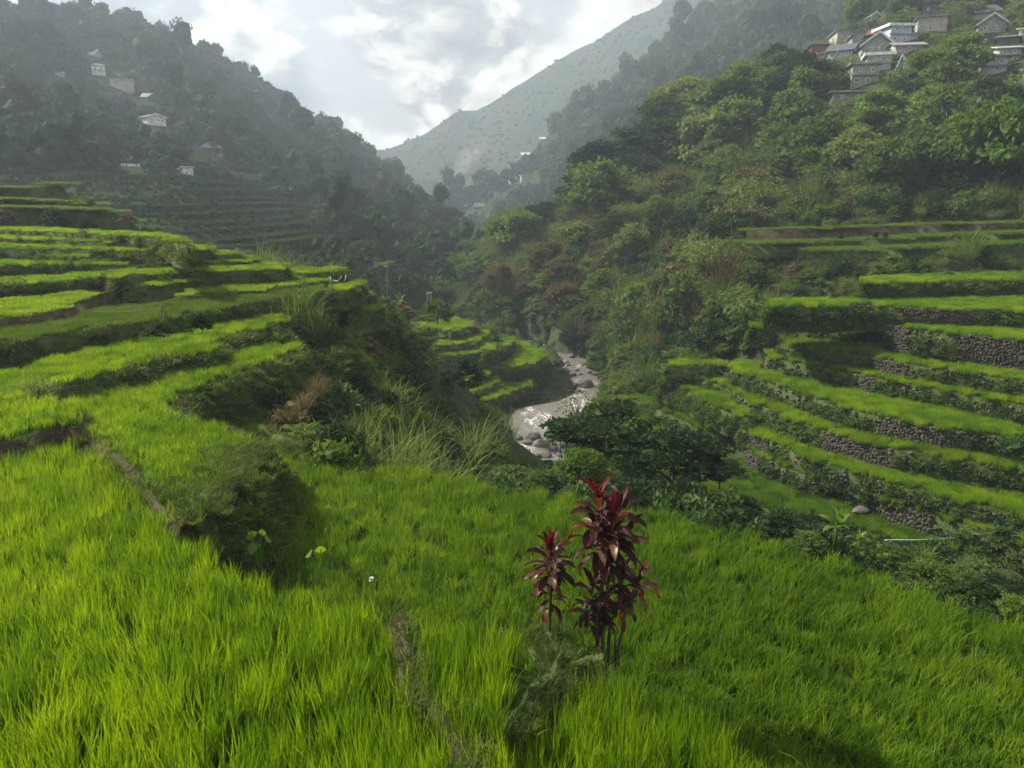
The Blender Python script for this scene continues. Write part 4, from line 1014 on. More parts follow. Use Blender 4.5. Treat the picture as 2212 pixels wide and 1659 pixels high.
for i, (k, t) in enumerate(T.items()):
    r = np.random.default_rng(500 + i)
    nf = len(t['rim'])
    a, m_, b2 = (np.concatenate((t['ring'], t['rnrm']), 1)[s_] for s_ in ([-1], slice(0, nf), [nf]))
    jn = lambda p0, p1: np.concatenate((np.linspace(p0, p1, 8)[:, :3], np.tile(unit2(np.array([[(p1 - p0)[1], -(p1 - p0)[0], 0]])) * SGN(t), (8, 1))[:, :2]), 1)
    path = np.concatenate((jn(a[0], m_[0]), m_, jn(m_[-1], b2[0])))
    fr, nr = path[:, :3], path[:, 3:5]
    L = np.linalg.norm(np.diff(fr[:, :2], axis=0), axis=1).sum()
    d = float(np.median(np.hypot(fr[:, 0], fr[:, 1])))
    stone = k[0] in 'RQ' and k not in ('R11', 'R1')
    dens = (16.0 if d < 20 else 9.0 if d < 45 else 9.5 if stone else 5.5) * t['veg'] * (t['h'] + .4)
    n = int(L * dens)
    ii = r.integers(0, len(fr) - 1, n); f = r.random(n)[:, None]
    q = r.random(n)
    q = (.22 if stone else .10) + (.78 if stone else .9) * q
    p = fr[ii] * (1 - f) + fr[ii + 1] * f
    nn = nr[ii]
    hh = t['h'] + .2
    isf = np.where((ii >= 7) & (ii < 8 + nf), 1.0, .25)
    p[:, :2] += nn * ((t['batter'] * hh * q + t['rough'] * .5) * isf + .03)[:, None]
    p[:, 2] = t['z'] - hh * q
    keep = in_frame(p, 450) & (vnoise(p[:, 0] / 1.3 + p[:, 2], p[:, 1] / 1.3, 91 + i) > (.12 if not stone else .30)) & ~is_bare(k, p)
    if k in ('L0', 'L0b', 'L2', 'M'): keep &= True
    p, nn, q = p[keep], nn[keep], q[keep]
    n = len(p)
    if n == 0: continue
    yaw = np.arctan2(nn[:, 1], nn[:, 0])
    rot = np.zeros((n, 3)); tilt = r.uniform(.25, .95, n)
    rot[:, 1] = tilt; rot[:, 2] = yaw + r.normal(size=n) * .5
    kind = PC['vine'] if stone else (PC['drygrass'] if t['bank'] == 'bank_brown' else PC['grass'] if d < 24 else PC['grass_far'])
    sc = r.uniform(.6, 1.25, n) * ((.62 if d < 45 else .72) if stone else (.5 if d < 20 else .55 if d < 34 else .5 if d < 60 else .85))
    scatter('wall_plants' if stone else 'bank_grass', ('leafy wall plants under ' if stone else 'rough bank grass under ') + t['label'], 'plants' if stone else 'grass', kind, p, rot, sc, i)
    if not stone and t['veg'] >= .6 and d < 60:
        m = r.random(n) < .30
        if m.sum():
            scatter('bank_weeds', 'bank weeds under ' + t['label'], 'weeds', PC['weed'], p[m], rot[m] * np.array((.5, .5, 1)), r.uniform(.5, 1.2, m.sum()) * (.6 if d < 20 else .9), i + 99)

# green cover of the base ground: dense bushes on the hill, reeds in the thicket
def cover(name, label, cat, coll, poly_px, step, smin, smax, seed, dmax=260, dmin=10, power=1.6, sink=.15, thin=0.0):
    r = np.random.default_rng(seed)
    ok = (dist > dmin) & (dist < dmax) & ~river_mask & ~terrace_mask
    X, Y = np.meshgrid(np.arange(GX0 + 2, GX1 - 2, step), np.arange(GY0 + 2, GY1 - 2, step))
    X = X + r.uniform(-.45, .45, X.shape) * step; Y = Y + r.uniform(-.45, .45, Y.shape) * step
    X, Y = X.ravel(), Y.ravel()
    dd = np.hypot(X, Y)
    i = np.clip(np.round((X - GX0) / GS).astype(int), 0, len(gx) - 1); j = np.clip(np.round((Y - GY0) / GS).astype(int), 0, len(gy) - 1)
    m = ok[j, i] & (dd > dmin) & (dd < dmax) & (Y > 3)
    X, Y = X[m], Y[m]
    p = np.stack((X, Y, base_z(X, Y)), -1)
    q = proj(p)
    m = inpoly(q[:, 0], q[:, 1], np.array(poly_px))
    if thin: m &= vnoise(X / 5, Y / 5, seed) > thin
    p = p[m]; n = len(p)
    s = smin + (smax - smin) * r.random(n) ** power
    if dmin > 12:
        m = clear_of(p, s, 1.9); s = np.where(m, s, s * .25); m = clear_of(p, s, 1.9); p, s = p[m], s[m]; n = len(p)
    p[:, 2] -= s * sink
    rot = np.zeros((n, 3)); rot[:, 2] = r.random(n) * 6.283; rot[:, :2] = r.normal(size=(n, 2)) * .12
    sc = np.stack((s, s, s * r.uniform(.75, 1.25, n)), -1)
    return scatter(name, label, cat, coll, p, rot, sc, seed), p
THICKET = [(560, 620), (640, 560), (760, 560), (900, 640), (1010, 700), (1060, 760), (1220, 840), (1150, 930), (1100, 1000), (1240, 1090), (1180, 1120), (640, 1110), (520, 950), (600, 800), (640, 720)]
HILL = [(900, 660), (960, 560), (1050, 480), (1200, 380), (1500, 180), (1640, 60), (1760, -60), (2500, -160), (2500, 468), (1880, 478), (1640, 498), (1610, 540), (1640, 640), (1640, 690), (1655, 745), (1590, 785), (1500, 800), (1440, 860), (1340, 900), (1270, 860), (1290, 760), (1180, 720), (1080, 700), (980, 690)]
GULLY = [(1180, 1000), (1260, 900), (1400, 880), (1560, 1000), (1650, 1100), (1900, 1180), (2330, 1330), (2330, 1480), (1800, 1300), (1500, 1200), (1200, 1130)]
cover('undergrowth', 'dense green undergrowth of the thicket between the left fields and the river', 'undergrowth', PC['shrubs'], THICKET, .9, .5, 1.45, 601, 75, 14)
cover('undergrowth', 'tall reeds and weeds of the thicket behind the large rice field', 'reeds', PC['reeds'], THICKET, 1.2, .4, .9, 602, 60, 14, thin=.3)
cover('undergrowth', 'mixed dense scrub covering the steep hill right of the river', 'undergrowth', PC['hill_mix'], HILL, 1.4, .7, 2.6, 603, 240, 62)
cover('undergrowth', 'low grass and bushes between the upper strips of the right terraces', 'undergrowth', PC['hill_mix'], [(1590, 490), (2400, 470), (2400, 640), (1640, 700), (1620, 560)], 1.0, .3, .85, 607, 130, 50)
cover('undergrowth', 'dark scrub in the gully between the large field and the right terraces', 'undergrowth', PC['gully'], GULLY, .85, .5, 1.2, 604, 70, 14)
cover('undergrowth', 'dense dark bushes round the feet of the spreading trees by the river', 'undergrowth', PC['gully'], [(1200, 1000), (1290, 960), (1400, 985), (1540, 1060), (1620, 1130), (1560, 1200), (1200, 1140)], 1.1, .9, 1.7, 608, 60, 18)
BANKS = [(900, 560), (1010, 660), (1320, 700), (1420, 860), (1300, 1000), (1250, 1080), (1050, 1080), (1000, 900), (880, 660)]
cover('undergrowth', 'low bushes and grass along the river banks', 'undergrowth', PC['shrubs'], BANKS, 1.3, .5, 1.1, 605, 130, 55)
cover('undergrowth', 'tangled growth behind and beside the viewpoint bank', 'undergrowth', PC['grass'], [(-900, 1800), (3200, 1800), (3200, 4000), (-900, 4000)], .8, .8, 1.6, 606, 14, 3)

# woods on the mountains
def wood(sl, label, n, smin, smax, seed, coll='forest', t0=0.0, t1=1.0, clear=None, cpx=0):
    p = sl.sample(n, t0, t1, seed)
    r = np.random.default_rng(seed)
    m = np.ones(n, bool)
    if clear is not None:
        q = proj(p); m &= ~inpoly(q[:, 0], q[:, 1], np.array(clear)) | (r.random(n) < cpx)
    q = proj(p); m &= (q[:, 0] > -120) & (q[:, 0] < 2340) & (q[:, 1] > -150)
    p = p[m]; n = len(p)
    big = vnoise(p[:, 0] / 22, (p[:, 1] + p[:, 2]) / 22, seed)
    s = (smin + (smax - smin) * r.random(n) ** 2.0) * (.55 + .9 * big) * np.clip(np.hypot(p[:, 0], p[:, 1]) / (260 if sl is left_mt else 1), .28, 1.15)
    m = clear_of(p, s, 2.6); s = np.where(m, s, s * .22); m = clear_of(p, s, 2.6); p, s = p[m], s[m]; n = len(p)
    p[:, 2] -= s * .25
    rot = np.zeros((n, 3)); rot[:, 2] = r.random(n) * 6.283; rot[:, :2] = r.normal(size=(n, 2)) * .1
    return scatter('woods', label, 'woods', PC[coll], p, rot, np.stack((s, s, s * r.uniform(.8, 1.5, n)), -1), seed)
NOSE = [(-100, 375), (180, 372), (560, 372), (600, 420), (690, 470), (720, 540), (640, 580), (-100, 580)]
wood(left_mt, 'dark hazy woods covering the left mountain', 10500, 2.0, 6.0, 701, clear=NOSE, cpx=.12)
wood(mid_mt, 'dense hazy forest on the flank behind the village hill', 10000, 3.0, 8.0, 702)
wood(far_mt, 'scattered bushes and trees on the far grassy mountain', 1500, 1.6, 4.5, 703, 'far')
wood(left_mt, 'low scrub between the old terraces at the foot of the left mountain', 7000, .45, 1.1, 704, t0=0.0, t1=.5)
# ------------------------------------------------------------------ houses
def window(parent, x, z, w, h, y, side=None):
    fb = MB(); t = min(.10, w * .18)
    fb.box(-w / 2, w / 2, -.05, .04, h / 2 - t, h / 2); fb.box(-w / 2, w / 2, -.07, .04, -h / 2, -h / 2 + t)
    fb.box(-w / 2, -w / 2 + t, -.045, .04, -h / 2 + t, h / 2 - t); fb.box(w / 2 - t, w / 2, -.045, .04, -h / 2 + t, h / 2 - t)
    fb.box(-t * .25, t * .25, -.03, .03, -h / 2 + t, h / 2 - t)
    o = obj('window', fb.mesh('window', [M['white']]), parent, (x, y, z), None if side is None else (0, 0, side))
    obj('pane', MB().box(-w / 2 + t, w / 2 - t, -.012, .02, -h / 2 + t, h / 2 - t).mesh('pane', [M['pane']]), o)
def house(S):
    p, w, h, d = S['p'], S['w'], S['h'], S['d']
    th = -math.atan2(p[0], p[1]) + R(S.get('yaw', 0))
    root = thing('house', S['lab'], 'house', p, th)
    rh, rt, st = S['rh'] * min(w, 6) * .5, S['roof'], S.get('stilts', 0)
    wm, tm = M[S['wall']], M[S['top']]
    x0, x1, y0, y1 = -w / 2, w / 2, 0.0, d
    wb = MB().box(x0, x1, y0, y1, 0, h)
    if rt == 'gable_front': wb.add([(x0, y0, h), (x1, y0, h), (0, y0, h + rh), (x0, y1, h), (x1, y1, h), (0, y1, h + rh)], [(0, 1, 2), (5, 4, 3)])
    if rt == 'gable_side': wb.add([(x0, y0, h), (x0, y1, h), (x0, d / 2, h + rh), (x1, y0, h), (x1, y1, h), (x1, d / 2, h + rh)], [(2, 1, 0), (3, 4, 5)])
    if rt == 'shed': wb.add([(x0, y0, h), (x0, y1, h), (x0, y0, h + rh), (x1, y0, h), (x1, y1, h), (x1, y0, h + rh)], [(0, 2, 1), (3, 4, 5), (0, 3, 5, 2)])
    obj('wall', wb.mesh('wall', [wm]), root)
    ov, tk = (.55 if p[0] > 0 else .35), .14
    rb = MB()
    if rt == 'aframe':
        rb.add([(x0 - .3, -.5, -.4), (0, -.9, rh), (x1 + .3, -.5, -.4), (x0 - .3, d, -.4), (0, d + .4, rh), (x1 + .3, d, -.4), (x0 - .1, -.5, -.4), (0, -.9, rh - .35), (x1 + .1, -.5, -.4), (x0 - .1, d, -.4), (0, d + .4, rh - .35), (x1 + .1, d, -.4)],
               [(0, 1, 4, 3), (1, 2, 5, 4), (6, 9, 10, 7), (7, 10, 11, 8), (0, 6, 7, 1), (1, 7, 8, 2), (3, 4, 10, 9), (4, 5, 11, 10)])
        obj('gable', MB().add([(x0, -.15, -.3), (x1, -.15, -.3), (0, -.15, rh - .5), (x0, .1, -.3), (x1, .1, -.3), (0, .1, rh - .5)], [(0, 1, 2), (5, 4, 3), (0, 3, 4, 1), (1, 4, 5, 2), (2, 5, 3, 0)]).mesh('gable', [M['white']]), root)
        obj('opening', MB().add([(-w * .13, -.2, h * .5), (w * .13, -.2, h * .5), (0, -.2, rh * .72), (-w * .13, -.152, h * .5), (w * .13, -.152, h * .5), (0, -.152, rh * .72)], [(0, 1, 2), (0, 3, 4, 1), (1, 4, 5, 2), (2, 5, 3, 0)]).mesh('opening', [M['pane']]), root)
    elif rt in ('gable_front', 'gable_side'):
        half, ln0, ln1 = (w / 2, y0 - ov, y1 + ov) if rt == 'gable_front' else (d / 2, x0 - ov, x1 + ov)
        sl = rh / half
        prof = [(-half - ov, h - ov * sl), (0, h + rh), (half + ov, h - ov * sl), (half + ov, h - ov * sl + tk), (0, h + rh + tk), (-half - ov, h - ov * sl + tk)]
        pt = (lambda a, l, z: (a, l, z)) if rt == 'gable_front' else (lambda a, l, z: (l, a + d / 2, z))
        vs = [pt(a, l, z + .03) for l in (ln0, ln1) for a, z in prof]
        rb.add(vs, [(0, 1, 4, 5), (1, 2, 3, 4), (6, 11, 10, 7), (7, 10, 9, 8), (0, 6, 7, 1), (1, 7, 8, 2), (3, 9, 10, 4), (4, 10, 11, 5), (5, 11, 6, 0), (2, 8, 9, 3)])
    elif rt == 'hip':
        a0, a1, b0, b1 = x0 - ov, x1 + ov, y0 - ov, y1 + ov
        k = max(.3, min(w, d) * .28) if w > d * .8 else .2
        vs = [(a0, b0, h - .1), (a1, b0, h - .1), (a1, b1, h - .1), (a0, b1, h - .1), (a0, b0, h + .06), (a1, b0, h + .06), (a1, b1, h + .06), (a0, b1, h + .06), (x0 + w * .28, d / 2, h + rh), (x1 - w * .28, d / 2, h + rh)]
        rb.add(vs, [(3, 2, 1, 0), (0, 1, 5, 4), (1, 2, 6, 5), (2, 3, 7, 6), (3, 0, 4, 7), (4, 5, 9, 8), (5, 6, 9), (6, 7, 8, 9), (7, 4, 8)])
    elif rt == 'shed':
        vs = [(x0 - ov, y0 - ov, h + rh + .1), (x1 + ov, y0 - ov, h + rh + .1), (x1 + ov, y1 + ov, h - .05), (x0 - ov, y1 + ov, h - .05)]
        vs = vs + [(a, b2, c + .13) for a, b2, c in vs]
        rb.add(vs, [(3, 2, 1, 0), (4, 5, 6, 7), (0, 1, 5, 4), (1, 2, 6, 5), (2, 3, 7, 6), (3, 0, 4, 7)])
    else:
        rb.box(x0 - ov, x1 + ov, y0 - ov, y1 + ov, h + .003, h + .28)
    ro = obj('roof', rb.mesh('roof', [tm]), root)
    if S.get('fascia') and rt in ('hip', 'flat'):
        obj('fascia', MB().box(x0 - ov - .06, x1 + ov + .06, y0 - ov - .06, y0 - ov - .005, h - .2, h + .32).box(x0 - ov - .06, x0 - ov - .005, y0 - ov, y1 + ov, h - .2, h + .32).mesh('fascia', [M['white']]), ro)
    if S.get('fascia') and rt == 'gable_front':
        fb = MB()
        for sg in (-1, 1):
            xa = sg * (w / 2 + ov); za = h - ov * rh / (w / 2)
            fb.add([(xa, -ov - .08, za - .1), (0, -ov - .08, h + rh - .1), (0, -ov - .08, h + rh + .3), (xa, -ov - .08, za + .3), (xa, -ov - .006, za - .1), (0, -ov - .006, h + rh - .1), (0, -ov - .006, h + rh + .3), (xa, -ov - .006, za + .3)],
                   [(0, 1, 2, 3), (4, 7, 6, 5), (0, 3, 7, 4), (3, 2, 6, 7), (0, 4, 5, 1)])
        obj('fascia', fb.mesh('fascia', [M['white']]), ro)
    for fx, fz, fw, fh in S['win']:
        window(root, x0 + fx * w, h * (1 - fz) - h * fh * .2, max(.5, fw * w), max(.6, fh * h), y0 - .004)
    window(root, x0 - .004, h * .6, 1.0, .9, d * .5, R(-90))
    if S.get('storeys', 1) > 1:
        obj('ledge', MB().box(x0 - .35, x1 + .35, y0 - .45, y0 - .004, h * .5 - .08, h * .5 + .06).mesh('ledge', [M['concrete']]), root)
    if st:
        for sx in (x0 + .15, 0, x1 - .15):
            for sy in (.15, d - .15):
                obj('stilt', MB().box(sx - .1, sx + .1, sy - .1, sy + .1, -st - 2, -.003).mesh('stilt', [M['wood']]), root)
        obj('foundation', MB().box(x0 + .8, x1 - .8, 1.2, d, -st - 3, -.05).mesh('foundation', [M['concrete']]), root)
    else:
        obj('foundation', MB().box(x0 - .12, x1 + .12, y0 - .12, d + .1, -3.5, -.003).mesh('foundation', [M[S.get('under', 'concrete')]]), root)
    if S.get('lean'):
        obj('porch', MB().box(x1 + .003, x1 + 1.6, .3, d - 1, 0, h * .42).box(x1 + .003, x1 + 2.0, 0, d - .7, h * .42 + .003, h * .48).mesh('porch', [M['wall_blue']]), root)
for S in HOUSES: house(S)

# village odds and ends
def pole(u, v0, v1, label, where='village', r=.09, cross=True):
    p = ground_hit(u, v0, 60)
    s = depth_of(p) / F_PX; h = (v0 - v1) * s * 1.0
    o = thing('utility_pole', label, 'pole', p, -math.atan2(p[0], p[1]))
    obj('shaft', MB().tube([(0, 0, -1), (0, 0, h)], [r, r * .6], 8).mesh('shaft', [M['concrete']], True), o)
    if cross: obj('crossarm', MB().box(-.7, .7, -.06, .06, h - .6, h - .48).mesh('crossarm', [M['wood']]), o)
    return p + np.array((0, 0, h))
pole(1855, 54, -12, 'tall thin pole above the stilt house', cross=False)
pole(1938, 26, -14, 'tall thin pole between the small white hut and the two-storey house', cross=False)
pole(1994, 14, -12, 'short pole beside the dark top house', cross=False)
pole(1806, 145, 98, 'wooden pole standing in front of the pale blue house on stilts', r=.07, cross=False)
d0_ = ground_hit(2106, 122, 60)
dish = thing('satellite_dish', 'white satellite dish near the blue-grey two-storey house', 'dish', d0_, -math.atan2(d0_[0], d0_[1]))
obj('post', MB().tube([(0, 0, -1), (0, 0, 1.3)], .05).mesh('post', [M['tin']]), dish)
rr = MB(); ring0 = [(0, 0, 0)] + [(math.cos(a) * .28, .05, math.sin(a) * .28) for a in np.linspace(0, 2 * math.pi, 12, False)] + [(math.cos(a) * .55, -.1, math.sin(a) * .55) for a in np.linspace(0, 2 * math.pi, 12, False)]
rr.add(ring0, [(0, 1 + i, 1 + (i + 1) % 12) for i in range(12)] + [(1 + i, 13 + i, 13 + (i + 1) % 12, 1 + (i + 1) % 12) for i in range(12)])
obj('reflector', rr.mesh('reflector', [M['white']], True), dish, (0, -.1, 1.4), (R(-25), 0, R(25)))
# bamboo stakes (rows of separate poles pushed into the ground)
def stakes(pts_px, n, hpx, label, seed, mat='bamboo', d0=40):
    r = random.Random(seed)
    a = ground_hit(*pts_px[0], d0); b2 = ground_hit(*pts_px[1], d0)
    o = thing('stake_fence', label, 'fence', a)
    me = [MB().tube([(0, 0, -.3), (r.uniform(-.06, .06), 0, .5), (r.uniform(-.15, .15), 0, 1)], [.03, .027, .015], 5).mesh('stake', [M[mat]]) for _ in range(3)]
    for i in range(n):
        f = (i + r.random() * .7) / n
        q = a * (1 - f) + b2 * f
        q[2] = float(base_z(q[0], q[1]))
        s = hpx * depth_of(q) / F_PX * r.uniform(.6, 1.1)
        obj('stake', r.choice(me), o, tuple(q - a), (r.uniform(-.1, .1), r.uniform(-.12, .12), r.random() * 6), (1, 1, s))
stakes(((2012, 40), (2040, 40)), 12, 17, 'pale bamboo stakes at the top of the village', 3, d0=60)
stakes(cR((800, 1030), (1030, 1010)), 34, 20, 'row of thin brown stakes above the rice strips on the right, shorter row', 4, 'wood')
stakes(cR((1560, 1090), (2030, 1075)), 60, 19, 'long row of thin brown stakes at the foot of the dark wood on the right', 5, 'wood')

# banner of pale sheeting at the edge of the left woods, with its faint marks
tp = sheet_at
s_ = depth_of(tp) / F_PX
bn = thing('sheet_wall', 'bright white sheet stretched at the edge of the woods on the left mountain', 'sheet', tp, -math.atan2(tp[0], tp[1]))
w_, h_ = 36 * s_, 11.5 * s_
obj('sheet', MB().add([(-w_ / 2, -.6, -h_ / 2), (w_ / 2, -.9, -h_ / 2 + .1), (w_ / 2, -.9, h_ / 2 - .1), (-w_ / 2, -.6, h_ / 2), (-w_ / 2, -.5, -h_ / 2), (w_ / 2, -.8, -h_ / 2 + .1), (w_ / 2, -.8, h_ / 2 - .1), (-w_ / 2, -.5, h_ / 2)], [(0, 1, 2, 3), (7, 6, 5, 4), (0, 3, 7, 4), (1, 5, 6, 2), (3, 2, 6, 7), (0, 4, 5, 1)]).mesh('sheet', [M['white']]), bn)
for x in (-.42, -.26, -.24, .3):
    obj('stripe', MB().box(x * w_, x * w_ + .22, -.96, -.91, -h_ * .3, h_ * .36).mesh('stripe', [M['tin']]), bn)
for x in (-.5, 0, .5):
    obj('post', MB().box(x * w_ - .07, x * w_ + .07, -.48, -.36, -h_ / 2 - 2.5, h_ / 2).mesh('post', [M['wood']]), bn)

# ------------------------------------------------------------------ trees and shrubs that stand out
def tree_meshes(kind, seed, lm, bm):
    r = np.random.default_rng(seed)
    spec = dict(round=(2200, 30, .36, .34, .17, .075, .052, .60, .7), umbrella=(4600, 56, .52, .26, .15, .05, .034, .64, .42), tall=(1300, 26, .20, .40, .12, .08, .05, .56, .9), loose=(560, 18, .38, .34, .11, .10, .07, .60, .7), bushy=(2400, 34, .46, .44, .18, .08, .058, .48, .8), bare=(110, 16, .42, .36, .09, .06, .03, .58, .8))[kind]
    n, K, rx, rz, cl, L, wd, zc, flat = spec
    p, out, r2, cc = crown_pts(n, K, rx, rz, cl, seed, zc, flat, .45)
    d = out + r2.normal(size=p.shape) * .6 - np.array((0, 0, .25))
    lv = leaf_quads(p, d, L * r2.uniform(.6, 1.3, n), wd * r2.uniform(.7, 1.2, n), r2)
    crown = quads_to_mesh('crown', lv, lm) if kind in ('bare', 'loose') else with_core('crown', lv, cc, cl * .62, flat, lm, r2)
    b3 = MB()
    top = Vector((r.normal() * .03, r.normal() * .03, zc - rz * .25))
    b3.tube([(0, 0, -.08), (r.normal() * .01, r.normal() * .01, top.z * .5), top], [.030, .022, .014], 7)
    for c in cc[:13 if kind != 'bare' else 16]:
        c = Vector(c); s0 = Vector((0, 0, top.z * r.uniform(.6, 1.0))) + Vector((top.x, top.y, 0)) * .7
        mid = s0.lerp(c, .5) + Vector((0, 0, .03))
        b3.tube([s0, mid, c], [.012, .008, .003], 5)
    return b3.mesh('trunk', [bm], True), crown
TREES = {}
def get_tree(kind, mat, var):
    k = (kind, mat, var)
    if k not in TREES: TREES[k] = tree_meshes(kind, 900 + len(TREES), M[mat], M['bark_pale' if kind in ('loose', 'bare') else 'bark'])
    return TREES[k]
def tree(p, h, kind, mat, label, group=None, var=0, wide=1.0, name='tree'):
    tr, cr = get_tree(kind, mat, var)
    o = thing(name, label, 'tree', p, random.random() * 6.28, group, (h * wide, h * wide, h))
    obj('trunk', tr, o); obj('crown', cr, o)
    return o
STEM = MB().tube([(0, 0, -.3), (.03, .02, .5)], [.05, .03], 6).tube([(0, 0, -.2), (-.15, .1, .6)], [.035, .02], 5).tube([(0, 0, -.2), (.16, .12, .6)], [.035, .02], 5).mesh('stem', [M['bark']])
def shrub(p, s, me, label, group=None, name='shrub', cat='shrub', zs=1.0):
    o = thing(name, label, cat, p, random.random() * 6.28, group, (s, s, s * zs))
    obj('stem', STEM, o); obj('foliage', me, o)
    return o
def px2m(p, px): return px * depth_of(p) / F_PX
def at(u, v, d): return PD(u, v, d)
def g0(u, v, d0=12.0): return ground_hit(u, v, d0)

# by the river and in the gully
p = at(1296, 1058, 36); tree(p, px2m(p, 190), 'umbrella', 'shrub_dark', 'dark spreading tree with a flat layered crown beside the river, left of two', wide=1.0)
p = at(1448, 1105, 33); tree(p, px2m(p, 185), 'umbrella', 'shrub_dark', 'dark spreading tree with layered crown before the lowest right field, right of two', var=1, wide=1.05)
p = at(1552, 1065, 36); tree(p, px2m(p, 75), 'umbrella', 'shrub_dark', 'low dark flat-topped tree reaching right over the lowest right field', var=2, wide=1.3)
p = at(1252, 1065, 31); tree(p, px2m(p, 100), 'bushy', 'shrub_light', 'fresh green feathery young tree under the left dark spreading tree')
p = at(1395, 1040, 40); tree(p, px2m(p, 85), 'round', 'shrub', 'olive green small tree between the two dark spreading trees')
p = at(1243, 945, 60); tree(p, px2m(p, 110), 'bare', 'shrub_brown', 'almost leafless grey twiggy tree at the water in front of the largest boulder', wide=1.1)
p = at(1210, 975, 52); tree(p, px2m(p, 60), 'loose', 'shrub', 'small twiggy tree leaning over the river pool', wide=1.1)
p = at(1180, 640, 118); tree(p, px2m(p, 50), 'bushy', 'shrub_light', 'light green tree low on the hill right of the river', wide=1.2)
# thicket
def sh(u, v, d, wpx, mat_i, label, zs=1.0, name='shrub', lst=None, cat='shrub'):
    p = at(u, v, d); me = (lst or SHRUBS)[mat_i]
    return shrub(p, px2m(p, wpx) / 1.9, me, label, None, name, cat, zs)
sh(738, 985, 23.5, 125, 2, 'round dark green feathery shrub just behind the edge of the large rice field', .8)
sh(646, 700, 38, 105, 1, 'large reed clump crowning the end of the pale green field on the left', .8, 'reed_clump', REEDS, 'reeds')
sh(690, 720, 37, 60, 0, 'narrow pale reed clump right of the largest clump on the left terraces', 1.0, 'reed_clump', REEDS, 'reeds')
sh(437, 712, 29.5, 44, 7, 'small dark bushy shrub standing alone on the slope of the pale green field', 1.05)
sh(345, 725, 28.5, 60, 2, 'low dark shrub mound left of the lone bushy shrub on the left slope', .6)
sh(82, 856, 21, 90, 1, 'rough dark grass clump on the bank at the left edge', .45, 'grass_clump', REEDS, 'grass')
sh(905, 752, 47, 80, 6, 'rounded pale bush in the middle of the thicket', .85)
sh(770, 800, 36, 75, 3, 'light yellow-green bush in the thicket below the bank end', .8)
sh(690, 850, 29, 55, 0, 'dry purple-brown clump at the edge of the lower curved field, uppermost', .8, 'dry_clump', BROWNREED, 'dry grass')
sh(662, 880, 27, 48, 1, 'dry brown clump at the edge of the lower curved field, in the middle', .8, 'dry_clump', BROWNREED, 'dry grass')
sh(636, 905, 26, 46, 0, 'dry brown clump at the edge of the lower curved field, lowest', .7, 'dry_clump', BROWNREED, 'dry grass')
sh(655, 945, 24, 70, 0, 'pale fern with long feathered fronds beside the lower curved field', .7, 'fern', FERNS, 'fern')
sh(695, 952, 24, 60, 1, 'grey-green fern right of the pale fern in the thicket', .7, 'fern', FERNS, 'fern')
sh(945, 690, 70, 70, 1, 'tall bush topping the thicket beside the river bend steps', .9)
sh(870, 690, 58, 60, 4, 'purple-brown bush at the upper edge of the thicket', .8)
sh(1000, 830, 48, 90, 2, 'dark overhanging bush at the right end of the thicket', .9)
sh(880, 850, 42, 90, 7, 'broad-leaved dark bush in the heart of the thicket', .8)
sh(1060, 1000, 36, 80, 3, 'light green bush near the river pool edge of the thicket', .8)
sh(1100, 1040, 30, 95, 0, 'feathery green shrub over the far edge of the large field, left of two', .6)
sh(1180, 1050, 29, 90, 6, 'feathery green shrub over the far edge of the large field, right of two', .6)
# right slope
p = at(2092, 552, 82); shrub(p, px2m(p, 56) / 1.9, REEDS[1], 'big dry grass clump with green tips on the upper right terrace', None, 'grass_clump', 'grass', 1.0)
p = at(1925, 598, 76); shrub(p, px2m(p, 90) / 1.9, SHRUBS[3], 'bright green mound of leaves on the upper right slope', None, 'shrub', 'shrub', .7)
for (x, y), lb in zip(((1484, 160), (1530, 162), (1313, 168), (1203, 108)), ('left of a close pair', 'right of a close pair', 'left of the close pair', 'furthest left and highest')):
    (u, v), = c6((x, y)); p = at(u, v, 88); shrub(p, px2m(p, 11) / 1.9, SHRUBS[7], 'tiny clipped dark bush on the thin upper right strip, ' + lb, None, 'shrub', 'shrub', 1.5)
(u, v), = c6((2160, 1215)); p = at(u, v, 50); shrub(p, px2m(p, 80) / 1.9, SHRUBS[5], 'large bush with broad pale leaves on the stone wall at the right edge', None, 'shrub', 'shrub', .6)
(u, v), = c7((2060, 600)); p = at(u, v, 43); shrub(p, px2m(p, 55) / 1.9, SHRUBS[5], 'pale broad-leaved bush right of the palm on the lowest right wall', None, 'shrub', 'shrub', .8)
for i, (x, y, w) in enumerate(((830, 1020, 66), (960, 1000, 80), (620, 1030, 50), (1180, 1050, 60), (1320, 1030, 55))):
    p = at(*cR((x, y))[0], 92); shrub(p, px2m(p, w * .32) / 1.6, SHRUBS[3 if i % 2 == 0 else 6], ('yellow-green bush', 'yellow-green bush', 'light bush', 'dull green bush', 'dull green bush')[i] + ' on the rim below the dark wood, ' + ('middle of the lit ones', 'rightmost of the lit ones', 'leftmost of the lit ones', 'left of two in shade', 'right of two in shade')[i])
# gully in front of the lowest right fields
for u, v, d, w, m_, lb in ((1690, 1150, 24, 90, 2, 'dark ferny bush over the edge of the large field, left of the banana plant'), (1745, 1185, 22, 80, 0, 'olive bush directly left of the banana plant'), (1600, 1110, 28, 80, 2, 'dark bush under the low flat-topped tree'),
                           (1905, 1215, 22, 90, 6, 'dense dark bush right of the banana plant'), (2010, 1265, 20, 110, 0, 'tangled arching bush near the right end of the large field'), (2110, 1300, 18.5, 100, 2, 'dark tangled bush at the right end of the large field'), (2190, 1320, 17.5, 70, 3, 'fresh green sprouting bush at the right edge of the photo')):
    sh(u, v, d, w, m_, lb, .7)
sh(2000, 1225, 21, 70, 0, 'pale arching grass clump in the gully at the right', .7, 'grass_clump', REEDS, 'grass')

